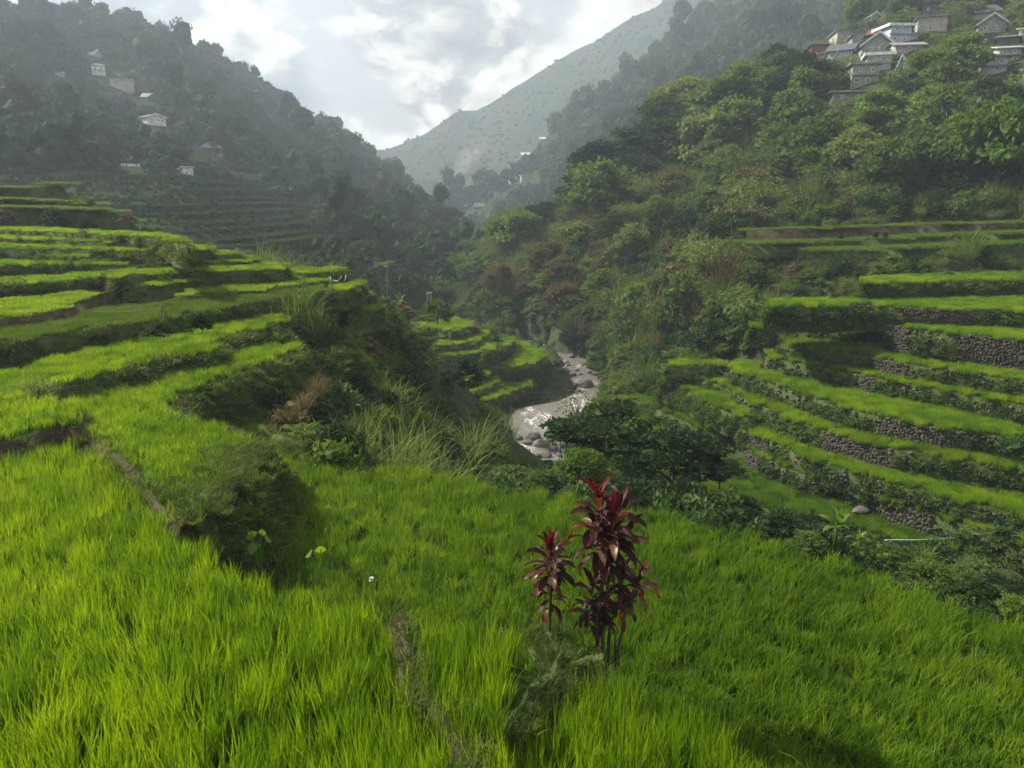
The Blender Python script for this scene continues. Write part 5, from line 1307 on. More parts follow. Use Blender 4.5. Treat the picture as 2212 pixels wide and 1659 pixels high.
# groups of trees on the village hill
def scatter_trees(n, poly, kinds, hmin, hmax, label, group, seed, d0=60, tries=4000, gap=4.0, clear=True):
    r = random.Random(seed); done = []
    xs = [q[0] for q in poly]; ys = [q[1] for q in poly]
    for _ in range(tries):
        if len(done) >= n: break
        u, v = r.uniform(min(xs), max(xs)), r.uniform(min(ys), max(ys))
        if not inpoly(np.array([u]), np.array([v]), poly)[0]: continue
        p = ground_hit(u, v, d0)
        h = r.uniform(hmin, hmax)
        if on_terrace(p[0], p[1]) or any((p[0] - a[0]) ** 2 + (p[1] - a[1]) ** 2 < gap * gap for a in done): continue
        if clear and not clear_of(p[None], np.array([h * 1.05]))[0]: continue
        k, m_ = r.choice(kinds)
        done.append(p)
        lab = label[k] if isinstance(label, dict) else label
        tree(p - np.array((0, 0, h * .06)), h, k, m_, lab, group, r.randrange(2), r.uniform(.85, 1.25))
GRN = [('round', 'shrub'), ('bushy', 'shrub'), ('bushy', 'shrub_dark'), ('round', 'shrub_dark'), ('tall', 'shrub'), ('loose', 'shrub'), ('umbrella', 'shrub_dark'), ('bushy', 'shrub_light')]
LB = lambda where: dict(round='round-crowned green tree ' + where, bushy='low-branching bushy tree ' + where, tall='slender tall tree ' + where, loose='open light green tree ' + where, umbrella='flat-crowned tree ' + where)
scatter_trees(42, [(1050, 530), (1190, 440), (1330, 370), (1420, 310), (1640, 175), (1760, 130), (1780, 250), (1600, 330), (1400, 430), (1200, 540), (1060, 570)], GRN, 6, 12, LB('along the crest of the hill left of the village'), 'trees along the hill crest', 31, gap=5)
scatter_trees(46, [(1790, 230), (2212, 210), (2300, 420), (1900, 440), (1700, 420), (1650, 330)], GRN, 6, 11, LB('in the wood below the village'), 'trees in the wood below the village', 32, gap=4.5)
scatter_trees(26, [(1750, 60), (2260, 10), (2260, 230), (1900, 240), (1780, 200)], GRN + [('loose', 'shrub_light')], 4, 8, LB('among the village houses'), 'trees among the village houses', 33, gap=4)
scatter_trees(40, [(1050, 600), (1300, 480), (1600, 330), (1650, 480), (1560, 600), (1450, 720), (1250, 700), (1080, 650)], [('bushy', 'shrub'), ('bushy', 'shrub_dark'), ('round', 'shrub_light'), ('bushy', 'shrub_brown')], 3, 6.0, LB('on the steep scrubby slope right of the river'), 'small trees on the scrubby slope', 34, gap=5)
# single trees one can point to
for u, v, hpx, k, m_, lb, wd_ in ((2010, 205, 95, 'bushy', 'shrub_light', 'large bright green tree in front of the houses, right of the white A-frame hut', 1.0), (2075, 185, 105, 'bushy', 'shrub_light', 'tall soft yellow-green tree in the middle of the right village half', .9), (1890, 290, 90, 'bushy', 'shrub_light', 'bright green tree below the lowest concrete house', 1.2),
                                  (1720, 235, 110, 'bushy', 'shrub_dark', 'very dark broad tree at the left foot of the village', 1.1), (1665, 195, 60, 'round', 'shrub_dark', 'dark tree on the crest left of the village', 1.2), (2105, 40, 42, 'loose', 'shrub_light', 'yellowish tree at the top of the village', 1.0),
                                  (1975, 330, 100, 'loose', 'shrub_light', 'open branching tree with pale limbs in the middle of the wood', 1.2), (2030, 400, 110, 'loose', 'shrub', 'leaning thin tree with a visible pale trunk low in the dark wood', .9), (1215, 440, 52, 'bushy', 'shrub_light', 'feathery bamboo-like tree at the left end of the hill crest', 1.2)):
    p = g0(u, v, 60); tree(p, px2m(p, hpx), k, m_, lb, None, 0, wd_)
# skyline trees of the left mountain
sky = [(15, 40), (95, 42), (190, 50), (215, 58), (325, 92), (380, 118), (430, 150), (465, 165), (490, 165), (540, 195), (585, 215), (610, 226), (640, 252), (660, 262), (690, 280), (720, 296), (745, 315), (770, 332), (800, 360), (830, 392), (850, 412), (880, 440), (905, 470), (912, 476)]
for i, (u, v) in enumerate(sky):
    p = left_mt.at(u, v + 4); r = random.Random(i)
    tree(p, px2m(p, r.uniform(26, 46)), r.choice(['round', 'umbrella', 'loose', 'umbrella']), 'forest', 'hazy tree standing out on the left mountain skyline', 'trees on the left mountain skyline', i % 3, r.uniform(.8, 1.3))
for u, v, h in ((480, 168, 26), (722, 296, 30)):
    pass
p = left_mt.at(972, 492); tree(p, px2m(p, 44), 'umbrella', 'forest', 'broad hazy tree on the low spur in the valley', None, 5, 1.2)

# palms
def palm(p, h, nf, fl, label, trunk=True):
    o = thing('palm_tree', label, 'palm', p)
    r = np.random.default_rng(int(p[0] * 13) & 255)
    obj('trunk', MB().tube([(0, 0, -.5), (.05, 0, h * .5), (.12, .05, h)], [h * .016, h * .012, h * .012], 7).mesh('trunk', [M['bark_pale']], True), o)
    me = []
    for v_ in range(3):
        out = []; q = np.zeros(3); m = 14
        for k in range(m):
            t = k / m; ang = .5 + 1.5 * t ** 1.3 + .1 * v_
            dd = np.array((math.sin(ang), 0, math.cos(ang))); q = q + dd * fl / m
            wl = fl * .34 * math.sin(math.pi * (t * .8 + .18))
            for sg in (-1, 1):
                out.append(leaf_quads(np.array([q]), np.array([np.array((0, sg, -.35)) + dd * .5]), wl, fl / m * .75, r, .02))
        me.append(quads_to_mesh('frond', np.concatenate(out), M['shrub']))
    for i in range(nf): obj('frond', me[i % 3], o, (.12 * 1, .05, h), (0, r.uniform(-.35, .3), 6.28 * i / nf + r.random() * .4))
    return o
p = at(836, 640, 95); palm(p, px2m(p, 62), 11, px2m(p, 26), 'slender tall palm rising from the dark valley beyond the thicket')
(u, v), = c7((1880, 640)); p = at(u, v, 42); palm(p, px2m(p, 14), 13, px2m(p, 46), 'low palm with radiating fronds at the foot of the lowest right wall')
# banana plants: every leaf its own piece
def big_leaf(L, Wd, lean, curl, mat, seg=8, notch=False):
    pts = [np.zeros(3)]; t = np.linspace(0, 1, seg + 1)
    for k in range(seg):
        a = lean + curl * t[k] ** 1.4
        pts.append(pts[-1] + np.array((math.sin(a), 0, math.cos(a))) * L / seg)
    v, f = [], []
    for k, q in enumerate(pts):
        w = Wd * (.05 if t[k] < .14 else math.sin(math.pi * min(1, (t[k] - .1) / .9) ** .75) ** .7 + .02)
        a = lean + curl * t[k] ** 1.4; up = np.array((-math.cos(a), 0, math.sin(a)))
        v += [q + np.array((0, w / 2, 0)) + up * w * .16, q, q + np.array((0, -w / 2, 0)) + up * w * .16]
    for k in range(seg):
        f += [(3 * k, 3 * k + 1, 3 * k + 4, 3 * k + 3), (3 * k + 1, 3 * k + 2, 3 * k + 5, 3 * k + 4)]
    return mesh('leaf', v, f, [mat], True)
M['banana'] = leaf_mat('banana_leaf', [(.07, .15, .02), (.11, .21, .03), (.17, .27, .05)], .45, None, .4, .4)
BL = [big_leaf(1, .30, a, c, M['banana']) for a, c in ((.08, .25), (.3, 1.0), (.6, 1.5), (.9, 1.6))]
def banana(p, h, label, group=None, n=9, seed=0):
    r = random.Random(seed)
    o = thing('banana_plant', label, 'banana plant', p, r.random() * 6.28, group, h)
    obj('stem', MB().tube([(0, 0, -.1), (.02, 0, .3), (.0, .02, .5)], [.06, .05, .035], 8).mesh('stem', [M['banana']], True), o)
    for i in range(n): obj('leaf', BL[min(3, i * 4 // n)], o, (0, 0, .46 - .03 * i / n), (r.uniform(-.1, .1), 0, i * 2.4 + r.uniform(-.3, .3)), r.uniform(.5, .72))
(u, v), = c7((935, 640)); p = at(u, v, 23); banana(p, px2m(p, 84), 'bright banana plant with upright leaf in the gully by the lowest right field', None, 10, 1)
for i, (x, y, lb) in enumerate(((1090, 690, 'drooping banana plant to the right below the bright one in the gully'),)):
    (u, v), = c7((x, y)); p = at(u, v, 22); banana(p, px2m(p, 52), lb, None, 8, 2)
hb = cN((1590, 600), (1520, 690), (1430, 730), (1560, 640), (2110, 460), (2080, 500), (1350, 690), (900, 970), (1120, 900), (1640, 420))
for i, (u, v) in enumerate(hb):
    p = g0(u, v + 8, 60); banana(p, px2m(p, 34), 'banana plant on the bright scrubby hillside', 'banana plants on the hillside', 8, 10 + i)
for i, ((u, v), lb) in enumerate(zip(c5((430, 330), (2080, 830), (2160, 800)), ('banana plant beside the cream house at the left of the village', 'banana plant in the wood under the right houses, left of two', 'banana plant in the wood under the right houses, right of two'))):
    p = g0(u, v, 60); banana(p, px2m(p, 36), lb, None, 9, 40 + i)
(u, v), = c4((1120, 790)); p = at(u, v, 46); banana(p, px2m(p, 50), 'banana plant with one long pale leaf in the thicket', None, 6, 50)
(u, v), = c4((925, 400)); p = at(u, v, 62); banana(p, px2m(p, 40), 'banana plant at the top corner of the thicket', None, 8, 51)
# taro plants by the mound: heart-shaped leaves on stalks
def heart(mat, s=1.0):
    a = np.linspace(-math.pi, math.pi, 15)[:-1]
    pts = [(.0, 0, .0)] + [((1.15 * math.cos(x) * (1 - .35 * abs(math.sin(x))) + .18) * s * .5, math.sin(x) * s * .42 * (1.1 - .25 * math.cos(x)), -.10 * s * math.sin(x) ** 2) for x in a]
    n = len(pts) - 1
    return mesh('leaf', pts, [(0, 1 + i, 1 + (i + 1) % n) for i in range(n)], [mat], True)
M['taro'] = leaf_mat('taro_leaf', [(.10, .22, .03), (.15, .28, .04), (.22, .34, .06)], .5, None, .4, .35)
TARO = heart(M['taro'])
def taro(p, h, n, label, seed):
    r = random.Random(seed)
    o = thing('taro_plant', label, 'taro plant', p)
    for i in range(n):
        an = r.random() * 6.28; l = h * r.uniform(.6, 1.1); x, y = math.cos(an) * l * .35, math.sin(an) * l * .35
        st = obj('stalk', MB().tube([(0, 0, -.1), (x * .4, y * .4, l * .6), (x, y, l)], [.02, .015, .01], 5).mesh('stalk', [M['taro']]), o)
        obj('leaf', TARO, st, (x, y, l), (r.uniform(-.5, .3), R(60) + r.uniform(-.3, .3), an), h * r.uniform(.24, .36))
for i, (x, y, h, n, lb) in enumerate(((1030, 660, .85, 5, 'taro plant with pale heart-shaped leaves at the foot of the mound, leftmost'), (1110, 690, .7, 5, 'taro plant at the foot of the mound, in the middle'), (1200, 730, .7, 5, 'taro plant beside an orange leaf at the right foot of the mound'), (1490, 800, .75, 2, 'single dark taro plant at the rim of the large darker field'), (690, 400, .55, 3, 'small taro plant on the dike left of the mound'))):
    (u, v), = c2((x, y)); p = P(u, v, -7.7 if i != 4 else -6.5); taro(p, h, n, lb, 70 + i)
(u, v), = c3((10, 240)); p = P(u, v, -7.2)
wf = thing('white_flower', 'single white flower head at the rim between the two near fields', 'flower', p)
obj('stalk', MB().tube([(0, 0, -.4), (.02, 0, .5)], .012, 5).mesh('stalk', [M['taro']]), wf)
for i in range(6): obj('petal', TARO, wf, (.02, 0, .5), (0, R(35), i * 1.05), .09)
for c in wf.children:
    if c.name.startswith('petal'): c.data = c.data if c.data.name.startswith('petal') else c.data
PET = TARO.copy(); PET.materials.clear(); PET.materials.append(M['white']); PET.name = 'petal'
for c in wf.children:
    if c.name.startswith('petal'): c.data = PET

# ------------------------------------------------------------------ the two red-leaved plants
M['cord_dark'] = leaf_mat('burgundy_leaf', [(.014, .006, .007), (.032, .009, .012), (.065, .016, .02), (.11, .05, .045)], .25, (2.2, .7, .6), .52, .22, 0)
M['cord_red'] = leaf_mat('red_young_leaf', [(.05, .006, .009), (.10, .009, .013), (.19, .022, .022)], .4, (1.6, .8, .7), .5, .22, 0)
M['cord_brown'] = leaf_mat('bronze_leaf', [(.09, .035, .022), (.15, .065, .035), (.20, .15, .07)], .35, (1.8, .9, .6), .4, .45, 0)
M['cord_dead'] = leaf_mat('withered_leaf', [(.10, .065, .04), (.17, .12, .08)], .2, (1.2, 1, .8), .7, .2, 0)
def cord_leaf(mat, curl, Wd, tw):
    seg = 9; t = np.linspace(0, 1, seg + 1); q = np.zeros(3); v, f = [], []
    for k in range(seg + 1):
        a = curl * t[k] ** 1.5
        if k: q = q + np.array((math.sin(a), 0, math.cos(a))) / seg
        w = Wd * (.16 if t[k] < .16 else max(.01, math.sin(math.pi * ((t[k] - .12) / .88) ** .85) ** .8))
        up = np.array((-math.cos(a), 0, math.sin(a))); tt = tw * t[k]
        sd = np.array((0, math.cos(tt), 0)) + up * math.sin(tt)
        wv = .015 * math.sin(k * 2.1)
        v += [q + sd * w / 2 + up * (w * .22 + wv), q, q - sd * w / 2 + up * (w * .22 - wv)]
    for k in range(seg): f += [(3 * k, 3 * k + 1, 3 * k + 4, 3 * k + 3), (3 * k + 1, 3 * k + 2, 3 * k + 5, 3 * k + 4)]
    return mesh('leaf', v, f, [mat], True)
CL = {m_: [cord_leaf(M[m_], c, w, tw) for c, w, tw in ((.25, .27, .25), (.8, .28, -.5), (1.2, .26, .6), (1.6, .25, -.4))] for m_ in ('cord_dark', 'cord_red', 'cord_brown', 'cord_dead')}
KS, KZ = .00216, .00234
def cordyline(base, x0, y0, stems, rosettes, label, seed):
    r = random.Random(seed)
    o = thing('red_leaved_plant', label, 'plant', base)
    loc = lambda x, y, dy=0.0: Vector(((x - x0) * KS, dy, (y0 - y) * KZ))
    for pts, rad in stems:
        pl = [loc(*q) for q in pts]; pl[0].z -= .35
        obj('stem', MB().tube(pl, [rad * (1 - .45 * i / (len(pl) - 1)) for i in range(len(pl))], 7).mesh('stem', [M['bark']], True), o)
    for x, y, dy, n, L, red, a0, a1, hgt in rosettes:
        c = loc(x, y, dy)
        for i in range(n):
            f = (i + .5) / n                       # 0 innermost and highest, 1 outermost and lowest
            lean = a0 + (a1 - a0) * f + r.uniform(-.15, .15)
            az = i * 2.39996 + r.uniform(-.25, .25)
            if f < red: m_ = 'cord_red'
            else: m_ = r.choices(('cord_dark', 'cord_brown', 'cord_red', 'cord_dead'), (.74, .18, .03, .05 if f > .6 else 0))[0]
            me = CL[m_][min(3, int(f * 3 + r.random() * 1.3))]
            obj('leaf', me, o, c + Vector((0, 0, (.5 - f) * hgt)), (0, lean, az), L * r.uniform(.68, 1.02) * (.85 if f < .15 else 1))
    return o
base_b = P(1292, 1440, -7.35)
cordyline(base_b, 720, 1455, [([(700, 1440, .1), (715, 1150, .05), (735, 700, 0), (700, 480, 0)], .035), ([(740, 1460, .0), (745, 1200, -.05), (770, 760, -.08), (780, 560, -.1)], .035), ([(690, 1430, -.1), (700, 1250, -.1), (680, 1100, -.1), (655, 940, -.12)], .028), ([(790, 1440, .05), (800, 1150, .05), (860, 960, .05), (850, 700, .05), (840, 470, .1)], .03),
                                ([(825, 1480, -.05), (855, 1330, -.05), (895, 1120, -.05), (905, 950, 0), (950, 880, 0)], .026), ([(765, 1450, .1), (760, 1180, .1), (640, 1080, .0)], .02), ([(845, 1340, -.02), (838, 1240, -.02), (845, 1160, .0)], .018)],
          [(690, 330, .02, 21, .56, .30, .08, 1.6, .5), (775, 420, -.18, 21, .54, .22, .12, 1.65, .5), (850, 370, .15, 20, .48, .12, .2, 1.6, .4), (670, 500, -.1, 18, .56, .03, .5, 1.9, .5), (770, 560, -.12, 20, .54, .02, .6, 2.0, .5), (880, 560, .05, 16, .54, 0, .6, 1.9, .5), (740, 640, -.1, 14, .44, 0, .9, 1.9, .3),
           (655, 905, -.12, 14, .42, .06, .25, 2.0, .5), (770, 850, -.05, 13, .44, 0, .6, 2.2, .5), (880, 800, .0, 12, .48, 0, .5, 2.1, .5), (985, 860, .0, 13, .52, .05, .4, 1.8, .3), (750, 960, -.1, 12, .42, 0, .7, 1.9, .35), (635, 1040, -.1, 11, .46, 0, .7, 1.8, .25), (745, 1060, -.1, 9, .36, 0, .8, 1.9, .25), (900, 990, .0, 8, .42, 0, .8, 2.4, .3)],
          'tall clump of burgundy plants with several stems and bright red top leaves', 5)
base_s = P(1062 + .32 * 385, 973.3 + .32 * 1345, -7.2)
cordyline(base_s, 385, 1345, [([(385, 1345, 0), (393, 1050, 0), (400, 820, 0), (390, 700, 0)], .026), ([(370, 1340, .05), (368, 1270, .05)], .012)],
          [(385, 680, 0, 30, .54, .16, .08, 1.75, .45), (385, 780, 0, 14, .46, .0, 1.0, 2.1, .35), (395, 950, 0, 15, .42, 0, .7, 2.3, .4)],
          'small single-stemmed burgundy plant with a bright red heart, left of the tall clump', 6)

# ------------------------------------------------------------------ boulders in and beside the river
def rock(seed, sub=2):
    r = np.random.default_rng(seed)
    import bmesh
    bm = bmesh.new(); bmesh.ops.create_icosphere(bm, subdivisions=sub, radius=1.0)
    cuts = unit(r.normal(size=(9, 3))); off = r.uniform(.55, .95, 9)
    for v in bm.verts:
        q = np.array(v.co)
        for c, o_ in zip(cuts, off):
            d = q @ c - o_
            if d > 0: q = q - c * d * .85
        v.co = q
    me = bpy.data.meshes.new('boulder'); bm.to_mesh(me); bm.free()
    return me
ROCKS = [rock(s) for s in range(6)]
for me in ROCKS: me.materials.append(M['boulder'])
bl = [(2025, 838, 62, 'largest dark boulder in the river, above the pool'), (1722, 1150, 54, 'big rounded boulder in the near end of the pool, left of a group'), (1775, 1195, 50, 'flat-topped boulder in the middle of the near group'), (1690, 1182, 30, 'boulder leaning on the left of the big rounded one'),
      (1680, 1235, 30, 'low boulder in front of the near group, left'), (1800, 1258, 34, 'grey boulder at the front right of the near group'), (1752, 1260, 24, 'small pale boulder at the front of the near group'), (1850, 1220, 30, None), (1870, 1160, 26, None), (1620, 1205, 18, None), (1640, 1155, 22, None), (1405, 1275, 16, 'pale stone lying in the reeds left of the river'),
      (1745, 605, 24, 'boulder at the upper rapids beside the right bank'), (1957, 664, 26, 'boulder in the bend of the river right of the triangular field'), (1920, 700, 22, None), (1960, 775, 26, None), (1985, 745, 16, None), (1700, 582, 14, None), (1690, 600, 12, None), (1725, 590, 12, None), (1800, 615, 12, None), (1880, 665, 12, None), (1935, 715, 14, None), (2005, 768, 16, None), (2060, 760, 16, None), (1995, 870, 20, None), (1830, 1300, 24, None), (1790, 1310, 18, None), (1880, 1255, 20, None), (1720, 1285, 18, None), (1905, 1200, 16, None), (1660, 575, 10, None), (1640, 565, 10, None), (1850, 1190, 20, None), (1815, 1150, 16, None)]
for i, (x, y, rad, lb) in enumerate(bl):
    (u, v), = c4((x, y)); p = P(u, v, RZ + .1); rm = px2m(p, rad * .36)
    o = obj('boulder', ROCKS[i % 6], None, p, (0, 0, i * 1.3), (rm * 1.15, rm * .95, rm * .72))
    tag(o, lb or 'small rock breaking the water of the river', 'boulder', 'boulders in the river')
(u, v), = c7((1110, 395)); p = P(u, v, -18.6)
tag(obj('boulder', ROCKS[2], None, p, (0, 0, .4), (.8, .5, .2)), 'flat brown rock at the foot of the lowest right stone wall', 'boulder')
(u, v), = c6((1920, 1172)); p = P(u, v, -15.0)
tag(obj('boulder', ROCKS[4], None, p, (0, 0, .4), (.5, .45, .75)), 'upright pale stone built into the wall below the widest right field', 'boulder')

# ------------------------------------------------------------------ dry stone walls of the right terraces
def stone_lump(seed):
    r = np.random.default_rng(seed)
    ph = (1 + 5 ** .5) / 2
    v = unit(np.array([(-1, ph, 0), (1, ph, 0), (-1, -ph, 0), (1, -ph, 0), (0, -1, ph), (0, 1, ph), (0, -1, -ph), (0, 1, -ph), (ph, 0, -1), (ph, 0, 1), (-ph, 0, -1), (-ph, 0, 1)], float))
    v = np.sign(v) * np.abs(v) ** .65 * r.uniform(.8, 1.15, v.shape)
    return v, [(0, 11, 5), (0, 5, 1), (0, 1, 7), (0, 7, 10), (0, 10, 11), (1, 5, 9), (5, 11, 4), (11, 10, 2), (10, 7, 6), (7, 1, 8), (3, 9, 4), (3, 4, 2), (3, 2, 6), (3, 6, 8), (3, 8, 9), (4, 9, 5), (2, 4, 11), (6, 2, 10), (8, 6, 7), (9, 8, 1)]
LUMPS = [stone_lump(s) for s in range(7)]
LM = [mesh('stone', v, f, [M['stone']]) for v, f in LUMPS]
def wall_of(key, name_label):
    t = T[key]; r = np.random.default_rng(zlib.crc32(key.encode()))
    fr, nr, hh = t['rim'], t['nrm'], t['h'] + .15
    seg = np.linalg.norm(np.diff(fr[:, :2], axis=0), axis=1); s = np.concatenate(([0], np.cumsum(seg)))
    pts, yaw = [], []
    z = .05; row = 0
    while z < hh:
        q = z / hh
        xs = np.arange(r.random() * .2, s[-1], .225) + r.uniform(-.05, .05, len(np.arange(0, 1)) or 1)[0]
        xs = xs + r.uniform(-.05, .05, len(xs))
        i = np.clip(np.searchsorted(s, xs) - 1, 0, len(fr) - 2); f = ((xs - s[i]) / seg[i])[:, None]
        p = fr[i] * (1 - f) + fr[i + 1] * f
        n = nr[i]
        p[:, :2] += n * (t['batter'] * hh * q + t['rough'] * .75 * math.sin(min(1, q * 1.3) * math.pi) + .10)[..., None] if np.ndim(q) else n * (t['batter'] * hh * q + t['rough'] * .6 * math.sin(min(1, q * 1.3) * math.pi) + .10)
        p[:, 2] = t['z'] - z + r.normal(size=len(p)) * .045
        pts.append(p); yaw.append(np.arctan2(n[:, 1], n[:, 0]))
        z += .13; row += 1
    p = np.concatenate(pts); yaw = np.concatenate(yaw)
    m = in_frame(p, 30); p, yaw = p[m], yaw[m]
    bare = is_bare(key, p)
    root = thing('stone_wall', name_label, 'wall', tuple(fr[len(fr) // 2] - np.array((0, 0, t['h']))), 0, 'dry stone walls of the right terraces')
    o0 = np.array(root.location)
    ib = np.nonzero(bare)[0]; r.shuffle(ib)
    single = set(ib[:300].tolist())
    sc = np.stack((r.uniform(.09, .14, len(p)), r.uniform(.07, .18, len(p)), r.uniform(.055, .125, len(p))), -1) * .98
    for i in sorted(single):
        obj('stone', LM[i % 7], root, p[i] - o0, (r.uniform(-.6, .6), r.uniform(-.3, .3), yaw[i] + r.uniform(-.25, .25)), sc[i])
    V, Fc, b0 = [], [], 0
    for i in range(len(p)):
        if i in single or (not bare[i] and r.random() < .86): continue
        v, f = LUMPS[i % 7]
        a = yaw[i] + r.uniform(-.2, .2); c, s2 = math.cos(a), math.sin(a)
        q = v * sc[i]
        V.append(np.stack((q[:, 0] * c - q[:, 1] * s2, q[:, 0] * s2 + q[:, 1] * c, q[:, 2]), -1) + p[i] - o0)
        Fc.append(np.array(f) + b0); b0 += 12
    if V: tag(obj('stone_courses', mesh('stone_courses', np.concatenate(V), np.concatenate(Fc), [M['stone']]), root), kind='stuff')
for k, lb in (('R2', 'long lowest stone wall on the right, behind the banana plant, half hidden by leafy plants'), ('R3', 'low stone wall second from the bottom on the right, broken at its left end'), ('R4', 'stone wall on the right with a long bare patch in its middle'), ('R5', 'overgrown stone wall below the widest bright field on the right'),
              ('R6', 'overgrown stone wall with one small pale bare patch right above the widest field'), ('R7', 'leafy stone wall third from the top of the lower right terraces'), ('R9', 'tallest stone wall on the right with large bare stones at the edge of the photo'), ('R10', 'long dark stone wall under the broad yellow-green field'), ('R8', 'short leafy stone wall left of the tallest wall')):
    wall_of(k, lb)

# ------------------------------------------------------------------ small built things
(u, v), = c4((1102, 350)); p = at(u, v, 120); s_ = depth_of(p) / F_PX
tw = thing('pillar_pair', 'pair of grey concrete posts joined at the top in the shaded valley bottom', 'posts', p)
for x in (-.45, .45): obj('post', MB().box(x * 8 * s_ - 1.4 * s_, x * 8 * s_ + 1.4 * s_, -.2, .2, -1.5, 23 * s_).mesh('post', [M['concrete']]), tw)
obj('lintel', MB().box(-6.5 * s_, 6.5 * s_, -.22, .22, 23 * s_ + .003, 25 * s_).mesh('lintel', [M['concrete']]), tw)
# bamboo tripod and line
(u, v), = c1((880, 830)); p = P(u, v, -5.15); s_ = depth_of(p) / F_PX
tri = thing('bamboo_tripod', 'thin bamboo tripod standing in the pale green left field', 'tripod', p)
for a, b2 in (((-5, 0), (0, 26)), ((6, .3), (-1, 27)), ((1, -.4), (-.5, 26))):
    obj('pole', MB().tube([(a[0] * s_, a[1], -.2), (b2[0] * s_, 0, b2[1] * s_)], .02, 5).mesh('pole', [M['wood']]), tri)
q = P(*c1((500, 800))[0], -5.0) - p
tag(obj('scare_line', MB().tube([(0, 0, .4), tuple(np.array(q) * .5 + np.array((0, 0, .15))), tuple(q)], .008, 4).mesh('scare_line', [M['wood']]), None, p), 'thin line stretched from the tripod over the pale field', 'line')
# hoses over the end of the left stack
for pts, lb in ((((1783, 608), (1788, 625), (1784, 645)), 'short white pipe hanging upright at the end of the left stack'), (((1800, 628), (1820, 634), (1838, 618), (1845, 605)), 'curved white hose hanging at the end of the left stack'), (((1868, 600), (1866, 620), (1858, 632)), 'short grey hose at the far tip of the left stack')):
    q = [PD(*c1(z)[0], 44.0) for z in pts]
    tag(obj('hose', MB().tube([tuple(z - q[0]) for z in q], .022, 6).mesh('hose', [M['white']], True), None, q[0]), lb, 'hose')
q = [P(*c7(z)[0], -17.9) for z in ((1272, 604), (1500, 604), (1745, 589))]
M['pipe'] = plain('pale_green_plastic', (.35, .52, .42), .4, .5)
tag(obj('water_pipe', MB().tube([tuple(z - q[0]) for z in q], .028, 6).mesh('water_pipe', [M['pipe']], True), None, q[0]), 'thin pale green pipe crossing the lowest right field', 'pipe')
for pts, lb in ((((943, -6), (1090, 45), (1240, 92)), 'thin power line crossing the clouds at the top'), (((545, 180), (760, 212), (1015, 245)), 'lower thin power line crossing the clouds')):
    q = [PD(u, v, 330.0) for u, v in pts]
    tag(obj('power_line', MB().tube([tuple(z - q[0]) for z in q], .018, 5).mesh('power_line', [M['tin']]), None, q[0]), lb, 'power line')
# footpaths and dikes between the near fields
def dike(name, px, z, w, h, label, mat='bank_brown', seed=0, tuft=14):
    q = resample([P(u, v, z) for u, v in px], .25); r = np.random.default_rng(seed)
    tg = np.gradient(q[:, :2], axis=0); nn = unit(np.stack((-tg[:, 1], tg[:, 0]), -1))
    V = []
    for a, hh in ((-1, -.3), (-.55, .7), (0, 1), (.55, .7), (1, -.3)):
        off = a * w * (1 + fbm(np.arange(len(q)) * .35, np.full(len(q), a * 3), seed, 3) * .5)
        V.append(np.concatenate((q[:, :2] + nn * off[:, None], (q[:, 2] + h * hh * (1 + fbm(np.arange(len(q)) * .5, np.full(len(q), a * 5), seed + 1, 3) * .7))[:, None]), 1))
    V = np.stack(V, 1); n, m = V.shape[:2]; ix = np.arange(n * m).reshape(n, m)
    f = np.stack((ix[:-1, :-1], ix[1:, :-1], ix[1:, 1:], ix[:-1, 1:]), -1).reshape(-1, 4)
    o = tag(obj(name, mesh(name, V.reshape(-1, 3), f, [M[mat]], True)), label, 'dike', kind='structure')
    k = int(len(q) * .25 * tuft)
    i = r.integers(0, n, k); p = q[i].copy(); p[:, :2] += nn[i] * r.normal(size=(k, 1)) * w * .8; p[:, 2] += h * .55
    scatter('dike_grass', 'grass on the ' + label, 'grass', PC['green_grass'], p, None, r.uniform(.25, .55, k), seed)
    k2 = k // 4
    scatter('dike_weeds', 'weeds on the ' + label, 'weeds', PC['weed'], p[:k2], None, r.uniform(.2, .5, k2), seed + 1)
    return o
dike('dike', c2((420, 150), (480, 205), (560, 275), (645, 355), (690, 430), (765, 515), (870, 560)), -6.6, .22, .26, 'brown earth dike between the nearest left field and the curving field', seed=3, tuft=8)
dike('footpath', c3((105, 300), (140, 500), (205, 590), (300, 715), (360, 850)), -6.3, .15, .14, 'narrow brown footpath between the tall rice at the bottom', seed=4, tuft=8)
dike('dike', c3((590, 370), (640, 440), (700, 480), (790, 480)), -7.15, .3, .3, 'weedy dike under the red-leaved plants', 'bank', seed=5, tuft=20)
for x, y, w_, lb in ((805, 1425, 95, 'small grass tuft in the curving field, leftmost of three'), (960, 1395, 150, 'wide grass tuft in the curving field at the bank foot, middle of three'), (1230, 1440, 90, 'small grass tuft in the curving field, rightmost of three')):
    (u, v), = c1((x, y)); p = P(u, v, -6.5); shrub(p, px2m(p, w_ * .4) / 2.6, REEDS[2], lb, None, 'grass_tuft', 'grass', .42)
dike('dike', c1((1420, 1470), (1520, 1530), (1640, 1560), (1740, 1590)), -8.1, .35, .3, 'low grassy ridge at the corner of the thicket', 'bank', seed=7, tuft=24)
dike('grassy_mound', c2((850, 470), (900, 462), (965, 412), (1035, 335), (1090, 238), (1120, 195)), -6.45, .5, .18, 'rounded grassy mound between the curving field and the large darker field', 'bank', seed=8, tuft=70)
dike('dike', c3((648, 468), (615, 540), (545, 595), (500, 665), (450, 735)), -6.75, .16, .3, 'weed-filled notch between the two near rice clumps', 'bank', seed=9, tuft=20)
